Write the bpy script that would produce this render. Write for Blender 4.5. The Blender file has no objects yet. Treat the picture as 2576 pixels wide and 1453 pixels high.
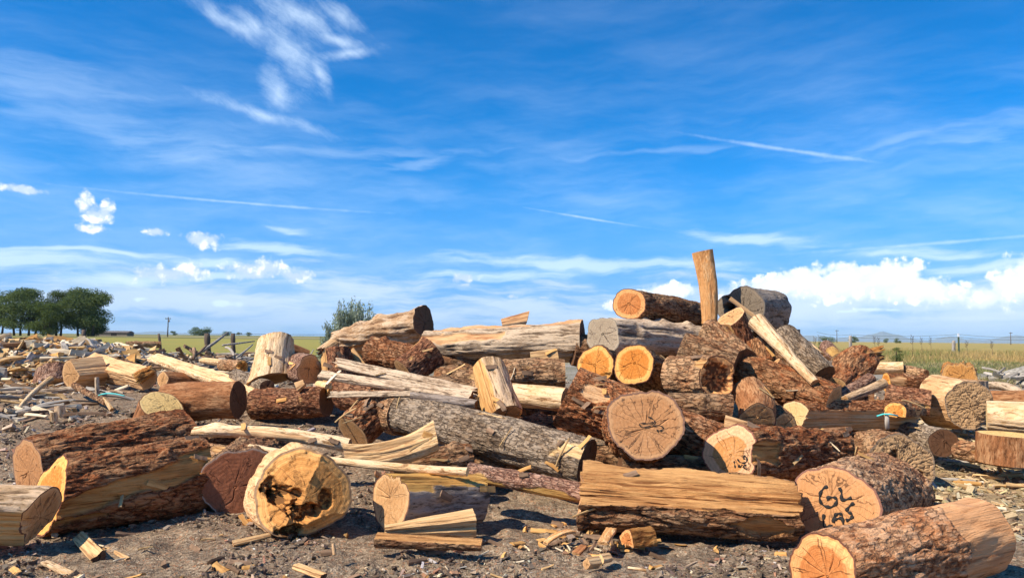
import bpy, math, random
import numpy as np
from mathutils import Vector, Matrix
random.seed(11)
RNG = np.random.default_rng(5)
SC = bpy.context.scene
COL = SC.collection
pi = math.pi
R_ = math.radians

# ------------------------------------------------------------------ camera
W_, H_ = 2576.0, 1453.0
FPX = 1900.0
CAM_H = 1.35
PITCH, ROLL = R_(3.72), R_(0.60)
fw = np.array([0, math.cos(PITCH), math.sin(PITCH)])
rt = np.array([math.cos(ROLL), 0, math.sin(ROLL)])
rt = rt - fw * rt.dot(fw); rt /= np.linalg.norm(rt)
up = np.cross(rt, fw)
CAM = np.array([0, 0, CAM_H])
cam = bpy.data.cameras.new('camera')
cam.lens = 36.0 * FPX / W_; cam.sensor_width = 36.0; cam.clip_end = 90000; cam.clip_start = 0.05
camo = bpy.data.objects.new('camera', cam); COL.objects.link(camo)
camo.matrix_world = Matrix([[rt[0], up[0], -fw[0], 0], [rt[1], up[1], -fw[1], 0], [rt[2], up[2], -fw[2], CAM_H], [0, 0, 0, 1]])
SC.camera = camo

def ray(x, y):
    return fw + rt * ((x - W_ / 2) / FPX) + up * ((H_ / 2 - y) / FPX)
def P(x, y, d):                       # a point seen at x, y that lies d metres ahead
    r = ray(x, y)
    return CAM + r * (d / r[1])
def azel(x, y):
    r = ray(x, y); r = r / np.linalg.norm(r)
    return math.atan2(r[0], r[1]), math.asin(r[2])
def gz(x, y):                          # smooth terrain height: low yard rising to the field
    t = np.clip((np.asarray(y, float) - 5.6) / 5.4, 0, 1)
    return 0.45 * t * t * (3 - 2 * t)
def rest_depth(x, y, rpx):             # depth at which a log of radius rpx centred at x, y touches the ground
    lo, hi = 2.5, 60.0
    fn = lambda d: P(x, y, d)[2] - rpx * d / FPX - gz(0, d)
    prev = 2.5
    for d in np.arange(2.5, 60, 0.05):
        if fn(d) < 0.0:
            return d
    return 60.0
def hit(x, y, off=0.0):                # ground point seen at x, y
    for d in np.concatenate([np.arange(2.5, 40, 0.02), np.arange(40, 3000, 1.0)]):
        p = P(x, y, d)
        if p[2] < gz(p[0], d) + off:
            return p
    return P(x, y, 3000)

# ------------------------------------------------------------------ noise
def _hash(ix, iy, iz, k=0):
    h = (ix.astype(np.int64) * 374761393 + iy.astype(np.int64) * 668265263 + iz.astype(np.int64) * 1274126177 + k * 974711) & 0xFFFFFFFF
    h = ((h ^ (h >> 13)) * 1103515245) & 0xFFFFFFFF
    h = ((h ^ (h >> 15)) * 2246822519) & 0xFFFFFFFF
    return ((h ^ (h >> 16)) & 0xFFFFFF) / float(0xFFFFFF)
def vnoise(p):
    i = np.floor(p); f = p - i; u = f * f * (3 - 2 * f); i = i.astype(np.int64)
    x, y, z = i[:, 0], i[:, 1], i[:, 2]
    r = 0
    for dx in (0, 1):
        wx = u[:, 0] if dx else 1 - u[:, 0]
        for dy in (0, 1):
            wy = u[:, 1] if dy else 1 - u[:, 1]
            for dz in (0, 1):
                wz = u[:, 2] if dz else 1 - u[:, 2]
                r = r + wx * wy * wz * _hash(x + dx, y + dy, z + dz)
    return r
def fbm(p, o=4, g=0.5):
    a, s, t, q = 1.0, 0.0, 0.0, p
    for k in range(o):
        s = s + a * vnoise(q + 17.3 * k); t += a; a *= g; q = q * 2.03
    return s / t
def ridged(p, o=3):
    a, s, t, q = 1.0, 0.0, 0.0, p
    for k in range(o):
        s = s + a * (1 - np.abs(2 * vnoise(q + 9.1 * k) - 1)); t += a; a *= 0.5; q = q * 2.03
    return s / t
def worley(p):
    i = np.floor(p).astype(np.int64)
    f1 = np.full(len(p), 9.0); f2 = np.full(len(p), 9.0)
    for dx in (-1, 0, 1):
        for dy in (-1, 0, 1):
            for dz in (-1, 0, 1):
                cx, cy, cz = i[:, 0] + dx, i[:, 1] + dy, i[:, 2] + dz
                d = (cx + _hash(cx, cy, cz, 1) - p[:, 0]) ** 2 + (cy + _hash(cx, cy, cz, 2) - p[:, 1]) ** 2 + (cz + _hash(cx, cy, cz, 3) - p[:, 2]) ** 2
                f2 = np.minimum(f2, np.maximum(f1, d)); f1 = np.minimum(f1, d)
    return np.sqrt(f1), np.sqrt(f2)
def sstep(a, b, x):
    t = np.clip((x - a) / (b - a), 0, 1); return t * t * (3 - 2 * t)

# ------------------------------------------------------------------ mesh + object helpers
def mesh(name, v, faces, mat=None, attrs=None, smooth=True, midx=None):
    """v (n,3); faces: (m,4) or (m,3) array, or a list of such arrays"""
    if isinstance(faces, np.ndarray): faces = [faces]
    me = bpy.data.meshes.new(name)
    v = np.asarray(v, np.float32)
    loops = np.concatenate([f.reshape(-1) for f in faces]).astype(np.int32)
    sizes = np.concatenate([np.full(len(f), f.shape[1], np.int32) for f in faces])
    starts = np.concatenate([[0], np.cumsum(sizes)[:-1]]).astype(np.int32)
    me.vertices.add(len(v)); me.vertices.foreach_set('co', v.reshape(-1))
    me.loops.add(len(loops)); me.loops.foreach_set('vertex_index', loops)
    me.polygons.add(len(sizes)); me.polygons.foreach_set('loop_start', starts); me.polygons.foreach_set('loop_total', sizes)
    me.polygons.foreach_set('use_smooth', np.full(len(sizes), smooth, bool))
    for m in (mat if isinstance(mat, (list, tuple)) else [mat] if mat else []): me.materials.append(m)
    if midx is not None: me.polygons.foreach_set('material_index', np.asarray(midx, np.int32))
    for k, a in (attrs or {}).items():
        a = np.asarray(a, np.float32)
        if a.ndim == 1:
            at = me.attributes.new(k, 'FLOAT', 'POINT'); at.data.foreach_set('value', a)
        else:
            at = me.attributes.new(k, 'FLOAT_VECTOR', 'POINT'); at.data.foreach_set('vector', a.reshape(-1))
    me.update(calc_edges=True)
    return me
def link(name, data, parent=None, mw=None):
    o = bpy.data.objects.new(name, data); COL.objects.link(o)
    if parent is not None: o.parent = parent
    if mw is not None: o.matrix_world = mw
    return o
def tag(o, label=None, cat=None, group=None, kind=None):
    if label: o['label'] = label
    if cat: o['category'] = cat
    if group: o['group'] = group
    if kind: o['kind'] = kind
    return o
def grid_faces(nz, nt, closed=True, off=0, flip=False):
    j = np.arange(nz - 1)[:, None]; i = np.arange(nt if closed else nt - 1)[None, :]
    a = j * nt + i; b = j * nt + (i + 1) % nt; c = (j + 1) * nt + (i + 1) % nt; d = (j + 1) * nt + i
    q = np.stack([a, b, c, d], -1).reshape(-1, 4) + off
    return q[:, ::-1] if flip else q

# ------------------------------------------------------------------ materials
class NT:
    def __init__(s, tree): s.t = tree; tree.nodes.clear()
    def n(s, typ, **kw):
        nd = s.t.nodes.new(typ)
        for k, v in kw.items():
            if k.startswith('i_'):
                nd.inputs[k[2:].replace('_', ' ')].default_value = v
            else: setattr(nd, k, v)
        return nd
    def put(s, sock, v):
        if v is None: return
        if isinstance(v, bpy.types.NodeSocket): s.t.links.new(v, sock)
        else:
            try: sock.default_value = v
            except Exception: sock.default_value = (*v, 1.0)
    def m(s, op, a, b=None, c=None, clamp=False):
        nd = s.n('ShaderNodeMath', operation=op, use_clamp=clamp)
        s.put(nd.inputs[0], a); s.put(nd.inputs[1], b); s.put(nd.inputs[2], c)
        return nd.outputs[0]
    def vm(s, op, a, b=None):
        nd = s.n('ShaderNodeVectorMath', operation=op)
        s.put(nd.inputs[0], a); s.put(nd.inputs[1], b); return nd.outputs[0]
    def mix(s, f, a, b, blend='MIX'):
        nd = s.n('ShaderNodeMix', data_type='RGBA', blend_type=blend)
        s.put(nd.inputs[0], f); s.put(nd.inputs[6], a if not isinstance(a, tuple) or len(a) == 4 else (*a, 1)); s.put(nd.inputs[7], b if not isinstance(b, tuple) or len(b) == 4 else (*b, 1))
        return nd.outputs[2]
    def noise(s, vec, scale, detail=4, rough=0.55, dist=0.0, out=0):
        nd = s.n('ShaderNodeTexNoise'); s.put(nd.inputs['Vector'], vec)
        nd.inputs['Scale'].default_value = scale; nd.inputs['Detail'].default_value = detail
        nd.inputs['Roughness'].default_value = rough; nd.inputs['Distortion'].default_value = dist
        return nd.outputs[out]
    def ramp(s, f, stops, interp='LINEAR'):
        nd = s.n('ShaderNodeValToRGB'); cr = nd.color_ramp; cr.interpolation = interp
        while len(cr.elements) < len(stops): cr.elements.new(0.5)
        for e, (p, c) in zip(cr.elements, stops): e.position = p; e.color = c if len(c) == 4 else (*c, 1)
        s.put(nd.inputs[0], f); return nd.outputs[0]
    def ss(s, x, a, b, lo=0.0, hi=1.0):
        nd = s.n('ShaderNodeMapRange', interpolation_type='SMOOTHSTEP'); s.put(nd.inputs[0], x)
        nd.inputs[1].default_value = a; nd.inputs[2].default_value = b; nd.inputs[3].default_value = lo; nd.inputs[4].default_value = hi
        return nd.outputs[0]
    def attr(s, name, out='Fac'):
        return s.n('ShaderNodeAttribute', attribute_name=name).outputs[out]
    def sc(s, vec, v):
        return s.vm('MULTIPLY', vec, v)

def new_mat(name):
    m = bpy.data.materials.new(name); m.use_nodes = True
    return m, NT(m.node_tree)
def finish(t, color, rough=0.9, bump=None, bs=0.4, bd=0.01, spec=0.15, extra=None):
    b = t.n('ShaderNodeBsdfPrincipled'); o = t.n('ShaderNodeOutputMaterial')
    t.put(b.inputs['Base Color'], color); t.put(b.inputs['Roughness'], rough)
    b.inputs['Specular IOR Level'].default_value = spec
    if bump is not None:
        bn = t.n('ShaderNodeBump'); bn.inputs['Strength'].default_value = bs; bn.inputs['Distance'].default_value = bd
        t.put(bn.inputs['Height'], bump); t.put(b.inputs['Normal'], bn.outputs[0])
    t.t.links.new(b.outputs[0], o.inputs[0])
    return b
def objvec(t):
    tc = t.n('ShaderNodeTexCoord').outputs['Object']
    rnd = t.n('ShaderNodeObjectInfo').outputs['Random']
    return t.vm('ADD', tc, t.m('MULTIPLY', rnd, 40.0)), rnd

# name: style, depth, size, anisotropy, crevice, plate, weathered plate, share of weathered, bare wood dark, bare wood light
BK = {
 'red':    ('furrow', .024, .036, 3.4, (.060,.024,.014), (.38,.135,.052), (.53,.32,.175), .40, (.54,.26,.075), (.86,.51,.19)),
 'redplate': ('plate', .018, .034, 3.0, (.075,.028,.014), (.46,.185,.075), (.60,.39,.235), .36, (.62,.36,.17), (.84,.60,.34)),
 'purple': ('plate', .015, .032, 3.0, (.055,.026,.022), (.33,.135,.068), (.50,.30,.185), .45, (.44,.25,.10), (.70,.48,.22)),
 'pink':   ('plate', .008, .026, 2.5, (.10,.045,.038), (.38,.215,.15), (.55,.40,.32), .5, (.46,.28,.09), (.72,.50,.18)),
 'grey':   ('furrow', .012, .030, 4.0, (.07,.052,.038), (.25,.19,.13), (.43,.375,.30), .52, (.56,.38,.17), (.84,.68,.40)),
 'lichen': ('furrow', .020, .036, 4.0, (.065,.038,.026), (.36,.175,.085), (.53,.37,.225), .46, (.42,.24,.10), (.70,.50,.24)),
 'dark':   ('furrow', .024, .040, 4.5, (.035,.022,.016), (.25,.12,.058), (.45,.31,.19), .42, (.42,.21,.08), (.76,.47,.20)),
 'brown':  ('smooth', .007, .030, 6.0, (.085,.040,.020), (.33,.15,.065), (.48,.29,.155), .45, (.40,.24,.11), (.60,.42,.22)),
 'fuzzy':  ('gnarl', .020, .036, 2.0, (.10,.042,.028), (.52,.28,.145), (.70,.50,.32), .45, (.42,.24,.10), (.66,.46,.22)),
 'pale':   ('fibre', .006, .030, 9.0, (.26,.15,.07), (.68,.49,.27), (.83,.69,.47), .55, (.52,.34,.18), (.78,.62,.38)),
 'tanwood': ('fibre', .006, .030, 8.0, (.24,.13,.065), (.62,.41,.22), (.78,.59,.37), .45, (.48,.30,.15), (.76,.56,.32)),
 'yellow': ('fibre', .006, .025, 10., (.28,.15,.06), (.70,.49,.25), (.84,.67,.42), .45, (.50,.32,.15), (.78,.60,.34)),
 'orange': ('gnarl', .010, .040, 6.0, (.62,.31,.12), (.84,.48,.20), (.90,.66,.38), .40, (.50,.25,.09), (.76,.48,.20)),
 'silver': ('fibre', .012, .035, 9.0, (.12,.090,.065), (.38,.30,.215), (.60,.52,.40), .60, (.46,.23,.11), (.76,.54,.30)),
 'greytan': ('fibre', .008, .030, 9.0, (.14,.095,.055), (.48,.345,.20), (.66,.53,.37), .50, (.50,.28,.10), (.74,.50,.22)),
 'bluegrey': ('fibre', .007, .040, 8.0, (.07,.055,.045), (.24,.21,.185), (.38,.35,.32), .55, (.48,.27,.08), (.78,.50,.16)),
 'tanbark': ('furrow', .011, .040, 3.2, (.15,.065,.035), (.56,.26,.115), (.70,.46,.28), .44, (.60,.31,.14), (.80,.50,.27)),
 'slate':  ('fibre', .012, .035, 7.0, (.06,.05,.04), (.20,.18,.15), (.34,.31,.27), .55, (.30,.20,.12), (.50,.38,.25)),
 'gnarlwood': ('gnarl', .040, .060, 5.5, (.16,.085,.045), (.58,.41,.25), (.76,.64,.48), .50, (.46,.24,.10), (.68,.40,.20)),
 'rot':    ('gnarl', .030, .045, 3.0, (.13,.042,.014), (.54,.26,.075), (.68,.40,.15), .40, (.42,.2,.06), (.6,.36,.12)),
}
_bm = {}
def bark_mat(kind):
    if kind in _bm: return _bm[kind]
    st, dep, s, an, c0, c1, c2, wsh, b0, b1 = BK[kind]
    m, t = new_mat(kind + '_log_surface')
    v, rnd = objvec(t)
    va = t.sc(v, (1, 1, 1.0 / an))
    h = t.attr('h'); bare = t.attr('bare')
    vz = t.sc(v, (1, 1, 0.27))
    n1 = t.noise(va, 1.0 / s * 0.9, 6, 0.70)
    n2 = t.noise(v, 3.5, 3, 0.6)                       # broad patches
    n3 = t.noise(t.sc(v, (1, 1, .5)), 150, 3, 0.7)
    n4 = t.noise(vz, 70, 4, 0.65, .4)                  # streaky flecks
    k = t.m('ADD', t.m('MULTIPLY', h, 0.55), t.m('ADD', t.m('MULTIPLY', n1, 0.70), t.m('MULTIPLY', n4, 0.50)))
    f1 = t.ss(k, 0.56, 0.96)
    w = t.ss(t.m('ADD', t.m('ADD', t.m('MULTIPLY', n2, 1.1), t.m('MULTIPLY', n4, 1.0)), t.m('MULTIPLY', h, 0.3)), 1.42 - wsh * 0.65, 1.72 - wsh * 0.65)
    col = t.mix(f1, c0, t.mix(w, c1, c2))
    col = t.mix(t.ss(n3, 0.45, 0.75, 0, 0.45), col, t.mix(0.5, c1, (c2[0] * 1.25, c2[1] * 1.22, c2[2] * 1.15)))
    col = t.mix(t.ss(n4, .33, .42, .75, 0), col, c0)
    fis = None
    if kind in ('red', 'redplate', 'purple', 'pink', 'grey', 'lichen', 'dark', 'fuzzy', 'tanbark'):
        vf = t.n('ShaderNodeTexVoronoi', feature='DISTANCE_TO_EDGE'); vf.inputs['Scale'].default_value = 1 / (s * 1.05)
        t.put(vf.inputs['Vector'], t.vm('ADD', t.sc(v, (1, 1, .42 if st != 'plate' else .5)), t.sc(t.vm('SUBTRACT', t.noise(v, 32, 4, .6, out=1), (.5, .5, .5)), (.035, .035, .05))))
        fis = t.m('MULTIPLY', t.ss(vf.outputs['Distance'], .03, .15, 1, 0), t.ss(t.noise(v, 12, 2, .5), .36, .5))
        col = t.mix(t.m('MULTIPLY', fis, .62), col, (c0[0] * .8, c0[1] * .75, c0[2] * .75))
        vc = t.n('ShaderNodeSeparateColor'); vf2 = t.n('ShaderNodeTexVoronoi'); vf2.inputs['Scale'].default_value = 1 / (s * .55); t.put(vf2.inputs['Vector'], t.sc(v, (1, 1, .4))); t.put(vc.inputs[0], vf2.outputs['Color'])
        col = t.mix(t.ss(vc.outputs[0], .55, 1.0, 0, .40), col, (min(1, c2[0] * 1.2), c2[1] * 1.12, c2[2]))
    # exposed wood
    vb = t.sc(v, (1, 1, 0.05))
    g = t.noise(vb, 55, 5, 0.7); g2 = t.noise(t.sc(v, (1, 1, 0.25)), 9, 3, 0.6)
    bc = t.mix(t.ss(t.m('ADD', t.m('MULTIPLY', g, 0.7), t.m('MULTIPLY', g2, 0.5)), 0.42, 0.76), b0, b1)
    g3 = t.noise(t.sc(v, (1, 1, .035)), 24, 4, .7)
    bc = t.mix(t.ss(g3, .36, .46, .8, 0), bc, (b0[0] * .55, b0[1] * .45, b0[2] * .42))
    bc = t.mix(t.ss(t.noise(v, 6, 4, .65), .55, .72, 0, .5), bc, (b1[0] * .62, b1[1] * .55, b1[2] * .55))
    bc = t.mix(t.ss(g, 0.32, 0.42, 0.85, 0.0), bc, (b0[0] * .30, b0[1] * .26, b0[2] * .26))
    col = t.mix(bare, col, bc)
    hsv = t.n('ShaderNodeHueSaturation'); hsv.inputs['Saturation'].default_value = 1.0
    t.put(hsv.inputs['Color'], t.mix(1.0, col, (1.07, .92, .79), 'MULTIPLY'))
    t.put(hsv.inputs['Value'], t.m('ADD', 0.80, t.m('MULTIPLY', rnd, 0.32)))
    nb_ = t.m('SUBTRACT', 1.0, bare)
    bump = t.m('ADD', t.m('MULTIPLY', n3, 0.4), t.m('ADD', t.m('MULTIPLY', t.m('ADD', t.m('MULTIPLY', n4, 1.3), n1), nb_), t.m('MULTIPLY', t.m('MULTIPLY', t.m('ADD', g, g3), bare), 1.0)))
    if fis is not None: bump = t.m('SUBTRACT', bump, t.m('MULTIPLY', t.m('MULTIPLY', fis, nb_), 1.1))
    finish(t, hsv.outputs[0], 0.88, bump, 0.9, {'fibre': .008, 'smooth': .010}.get(st, .022))
    _bm[kind] = m
    return m

# cut faces: heart, sap, sap start, ring strength, cracks, roughness(m), bark colour
FC = {
 'orange':  ((.64,.255,.05), (.92,.56,.19), .74, .34, 2, .001, (.13,.05,.028)),
 'orange2': ((.60,.25,.085), (.86,.50,.22), .72, .30, 3, .003, (.15,.06,.035)),
 'tan':     ((.56,.35,.17), (.70,.49,.27), .80, .35, 2, .0015, (.18,.09,.055)),
 'brown':   ((.54,.30,.145), (.60,.38,.21), .84, .40, 3, .002, (.22,.12,.08)),
 'cracked': ((.64,.36,.17), (.66,.39,.21), .88, .25, 3, .002, (.26,.12,.08)),
 'pinktan': ((.64,.34,.13), (.86,.57,.36), .62, .30, 1, .001, (.26,.11,.07)),
 'red':     ((.30,.125,.07), (.34,.16,.095), .93, .25, 3, .003, (.40,.27,.19)),
 'yellow':  ((.80,.62,.27), (.84,.68,.33), .85, .45, 2, .003, (.24,.11,.05)),
 'cream':   ((.84,.67,.36), (.86,.72,.44), .85, .20, 1, .001, (.20,.10,.055)),
 'grey':    ((.40,.36,.29), (.46,.42,.34), .85, .35, 3, .003, (.24,.20,.15)),
 'slate':   ((.22,.20,.165), (.26,.235,.195), .85, .35, 3, .004, (.14,.12,.10)),
 'checked': ((.58,.41,.23), (.62,.45,.27), .90, .35, 2, .004, (.34,.23,.14)),
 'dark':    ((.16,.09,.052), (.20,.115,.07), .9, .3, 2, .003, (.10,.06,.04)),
 'rotten':  ((.56,.30,.10), (.68,.42,.17), .8, .5, 3, .004, (.28,.17,.09)),
}
_fm = {}
def face_mat(kind):
    if kind in _fm: return _fm[kind]
    heart, sap, s0, rs, nc, rg, bk = FC[kind]
    m, t = new_mat(kind + '_cut_wood')
    v, rnd = objvec(t)
    rn = t.attr('rn'); rad = t.attr('rad'); cr = t.attr('crack')
    n = t.noise(v, 9, 4, 0.6); nf = t.noise(v, 60, 4, 0.7); nb = t.noise(v, 3, 2, 0.5)
    rr = t.m('ADD', rad, t.m('MULTIPLY', t.m('SUBTRACT', n, 0.5), 0.018))
    ring = t.m('SINE', t.m('MULTIPLY', rr, 620.0)); ring2 = t.m('SINE', t.m('MULTIPLY', rr, 215.0))
    rv = t.m('ADD', t.m('MULTIPLY', ring, 0.5), t.m('MULTIPLY', ring2, 0.5))
    sp = t.ss(t.m('ADD', rn, t.m('MULTIPLY', t.m('SUBTRACT', n, 0.5), 0.07)), s0 - 0.035, s0 + 0.035)
    col = t.mix(sp, heart, sap)
    col = t.mix(t.m('MULTIPLY', t.ss(rv, -0.9, 1.0), rs), col, (heart[0] * .55, heart[1] * .48, heart[2] * .42))
    col = t.mix(t.ss(t.m('ADD', nf, t.m('MULTIPLY', nb, 0.6)), 0.72, 1.05, 0, 0.35), col, (min(1, sap[0] * 1.15), min(1, sap[1] * 1.2), min(1, sap[2] * 1.3)))
    col = t.mix(t.ss(t.m('ADD', n, t.m('MULTIPLY', nf, 0.5)), 0.42, 0.60, 0.22, 0), col, (heart[0] * .6, heart[1] * .5, heart[2] * .45))
    saw = t.noise(t.sc(v, (.12, 1, .12)), 160, 2, .5)
    col = t.mix(t.ss(saw, .35, .65, 0, .22), col, (heart[0] * .5, heart[1] * .45, heart[2] * .4))
    col = t.mix(t.ss(t.noise(v, 4.5, 4, .7), .52, .72, 0, .45), col, (heart[0] * .62, heart[1] * .62, heart[2] * .70))
    col = t.mix(1.0, col, (1.06, .90, .74), 'MULTIPLY')
    col = t.mix(t.ss(rn, 0.945, 0.965), col, t.mix(nf, (bk[0] * .5, bk[1] * .5, bk[2] * .5), (bk[0] * 1.6, bk[1] * 1.6, bk[2] * 1.6)))
    # fine radial checks: cell borders in a direction-only space, broken up by noise
    flat = t.attr('dirv', 'Vector'); nrm = t.n('ShaderNodeVectorMath', operation='NORMALIZE'); t.put(nrm.inputs[0], flat)
    cz = t.n('ShaderNodeCombineXYZ'); t.put(cz.inputs[2], t.m('MULTIPLY', rad, 2.2))
    wob = t.vm('MULTIPLY', t.vm('SUBTRACT', t.noise(v, 11, 3, .6, out=1), (.5, .5, .5)), t.m('MULTIPLY', t.ss(rn, .1, .6), .30))
    fq = {'cracked': 3.2, 'brown': 3.0, 'checked': 2.0, 'orange': 1.3, 'cream': .9, 'yellow': 1.6, 'pinktan': .8}.get(kind, 1.9)
    dvec = t.vm('ADD', t.sc(t.vm('ADD', nrm.outputs[0], wob), (fq, fq, fq)), t.vm('ADD', cz.outputs[0], t.m('MULTIPLY', rnd, 50.0)))
    vo = t.n('ShaderNodeTexVoronoi', feature='DISTANCE_TO_EDGE'); vo.inputs['Scale'].default_value = 1.0; t.put(vo.inputs['Vector'], dvec)
    wd = t.m('DIVIDE', t.m('DIVIDE', vo.outputs['Distance'], fq), t.m('MINIMUM', t.m('DIVIDE', .0028, t.m('ADD', rad, .001)), .030))
    brk = t.m('MULTIPLY', t.ss(t.m('ADD', t.noise(v, 9, 3, .6), t.m('MULTIPLY', t.m('SUBTRACT', rnd, .5), .16)), .42, .58), t.ss(rn, .15, .6, .25, 1))
    chk = t.m('MULTIPLY', t.ss(wd, .35, 1.0, 1, 0), t.m('MULTIPLY', brk, t.ss(rn, .93, .86)))
    chk = t.m('MULTIPLY', t.ss(rn, .03, .14), chk)
    chk = t.m('MAXIMUM', chk, t.m('MULTIPLY', t.ss(wd, .2, .55, 1, 0), t.m('MULTIPLY', .6, t.ss(rn, .93, .86))))
    dk = (heart[0] * .16 + .012, heart[1] * .13 + .006, heart[2] * .13 + .003)
    col = t.mix(t.m('MULTIPLY', chk, .72), col, dk)
    col = t.mix(t.ss(cr, 0.35, 0.85, 0, 0.85), col, dk)
    bump = t.m('ADD', nf, t.m('ADD', t.m('MULTIPLY', t.m('ADD', rv, saw), 0.25), t.m('MULTIPLY', chk, -1.8)))
    finish(t, col, 0.8, bump, 0.45, 0.006)
    _fm[kind] = m
    return m

def flat_mat(name, c0, c1, scale=30, an=(1, 1, 1), rough=0.9, bump=0.3):
    m, t = new_mat(name)
    v, rnd = objvec(t)
    n = t.noise(t.sc(v, an), scale, 5, 0.65)
    col = t.mix(t.ss(n, 0.3, 0.7), c0, c1)
    hsv = t.n('ShaderNodeHueSaturation'); t.put(hsv.inputs['Color'], col)
    t.put(hsv.inputs['Value'], t.m('ADD', 0.75, t.m('MULTIPLY', rnd, 0.5)))
    finish(t, hsv.outputs[0], rough, n, bump, 0.01)
    return m

# ------------------------------------------------------------------ the log builder
LOGS = {}
def frame(a, b):
    z = (b - a); L = np.linalg.norm(z); z = z / L
    ref = np.array([0, 0, 1.0]) if abs(z[2]) < 0.80 else np.array([0, -1.0, 0])
    x = ref - z * ref.dot(z); x /= np.linalg.norm(x); y = np.cross(z, x)
    return x, y, z, L
def height(style, q, s, an, seed):
    p = np.stack([q[:, 0], q[:, 1], q[:, 2] / an], 1) / s + seed
    if style == 'plate':
        w = np.stack([fbm(p * 0.8 + 3, 2), fbm(p * 0.8 + 31, 2), fbm(p * 0.8 + 57, 2)], 1) - 0.5
        f1, f2 = worley(p + w * 1.6)
        return sstep(0.02, 0.38, f2 - f1) * 0.62 + fbm(p * 2.2, 3) * 0.45
    if style == 'furrow':
        w = np.stack([fbm(p * 0.6 + 3, 2), fbm(p * 0.6 + 31, 2), fbm(p * 0.6 + 57, 2)], 1) - 0.5
        r = ridged(p * 0.55 + w * 1.6, 3); r2 = ridged(p * 1.5 + w * 2.5 + 50, 2)
        return np.clip((1 - sstep(0.60, 0.95, r)) * 0.62 + (1 - sstep(.5, .95, r2)) * .28 + fbm(p * 3.0, 2) * 0.35, 0, 1.25)
    if style == 'gnarl':
        w = np.stack([fbm(p * 0.5 + 3, 3), fbm(p * 0.5 + 31, 3), fbm(p * 0.5 + 57, 3)], 1) - 0.5
        return np.clip(fbm(p + w * 3.5, 4) * 1.6 - 0.3, 0, 1.1)
    if style == 'fibre':
        r = ridged(p * 0.5 + 11, 2); n = fbm(p * 1.3, 4)
        return np.clip(n * 1.2 - sstep(0.86, 0.99, r) * 0.9, 0, 1.1)
    return fbm(p, 4)

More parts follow.
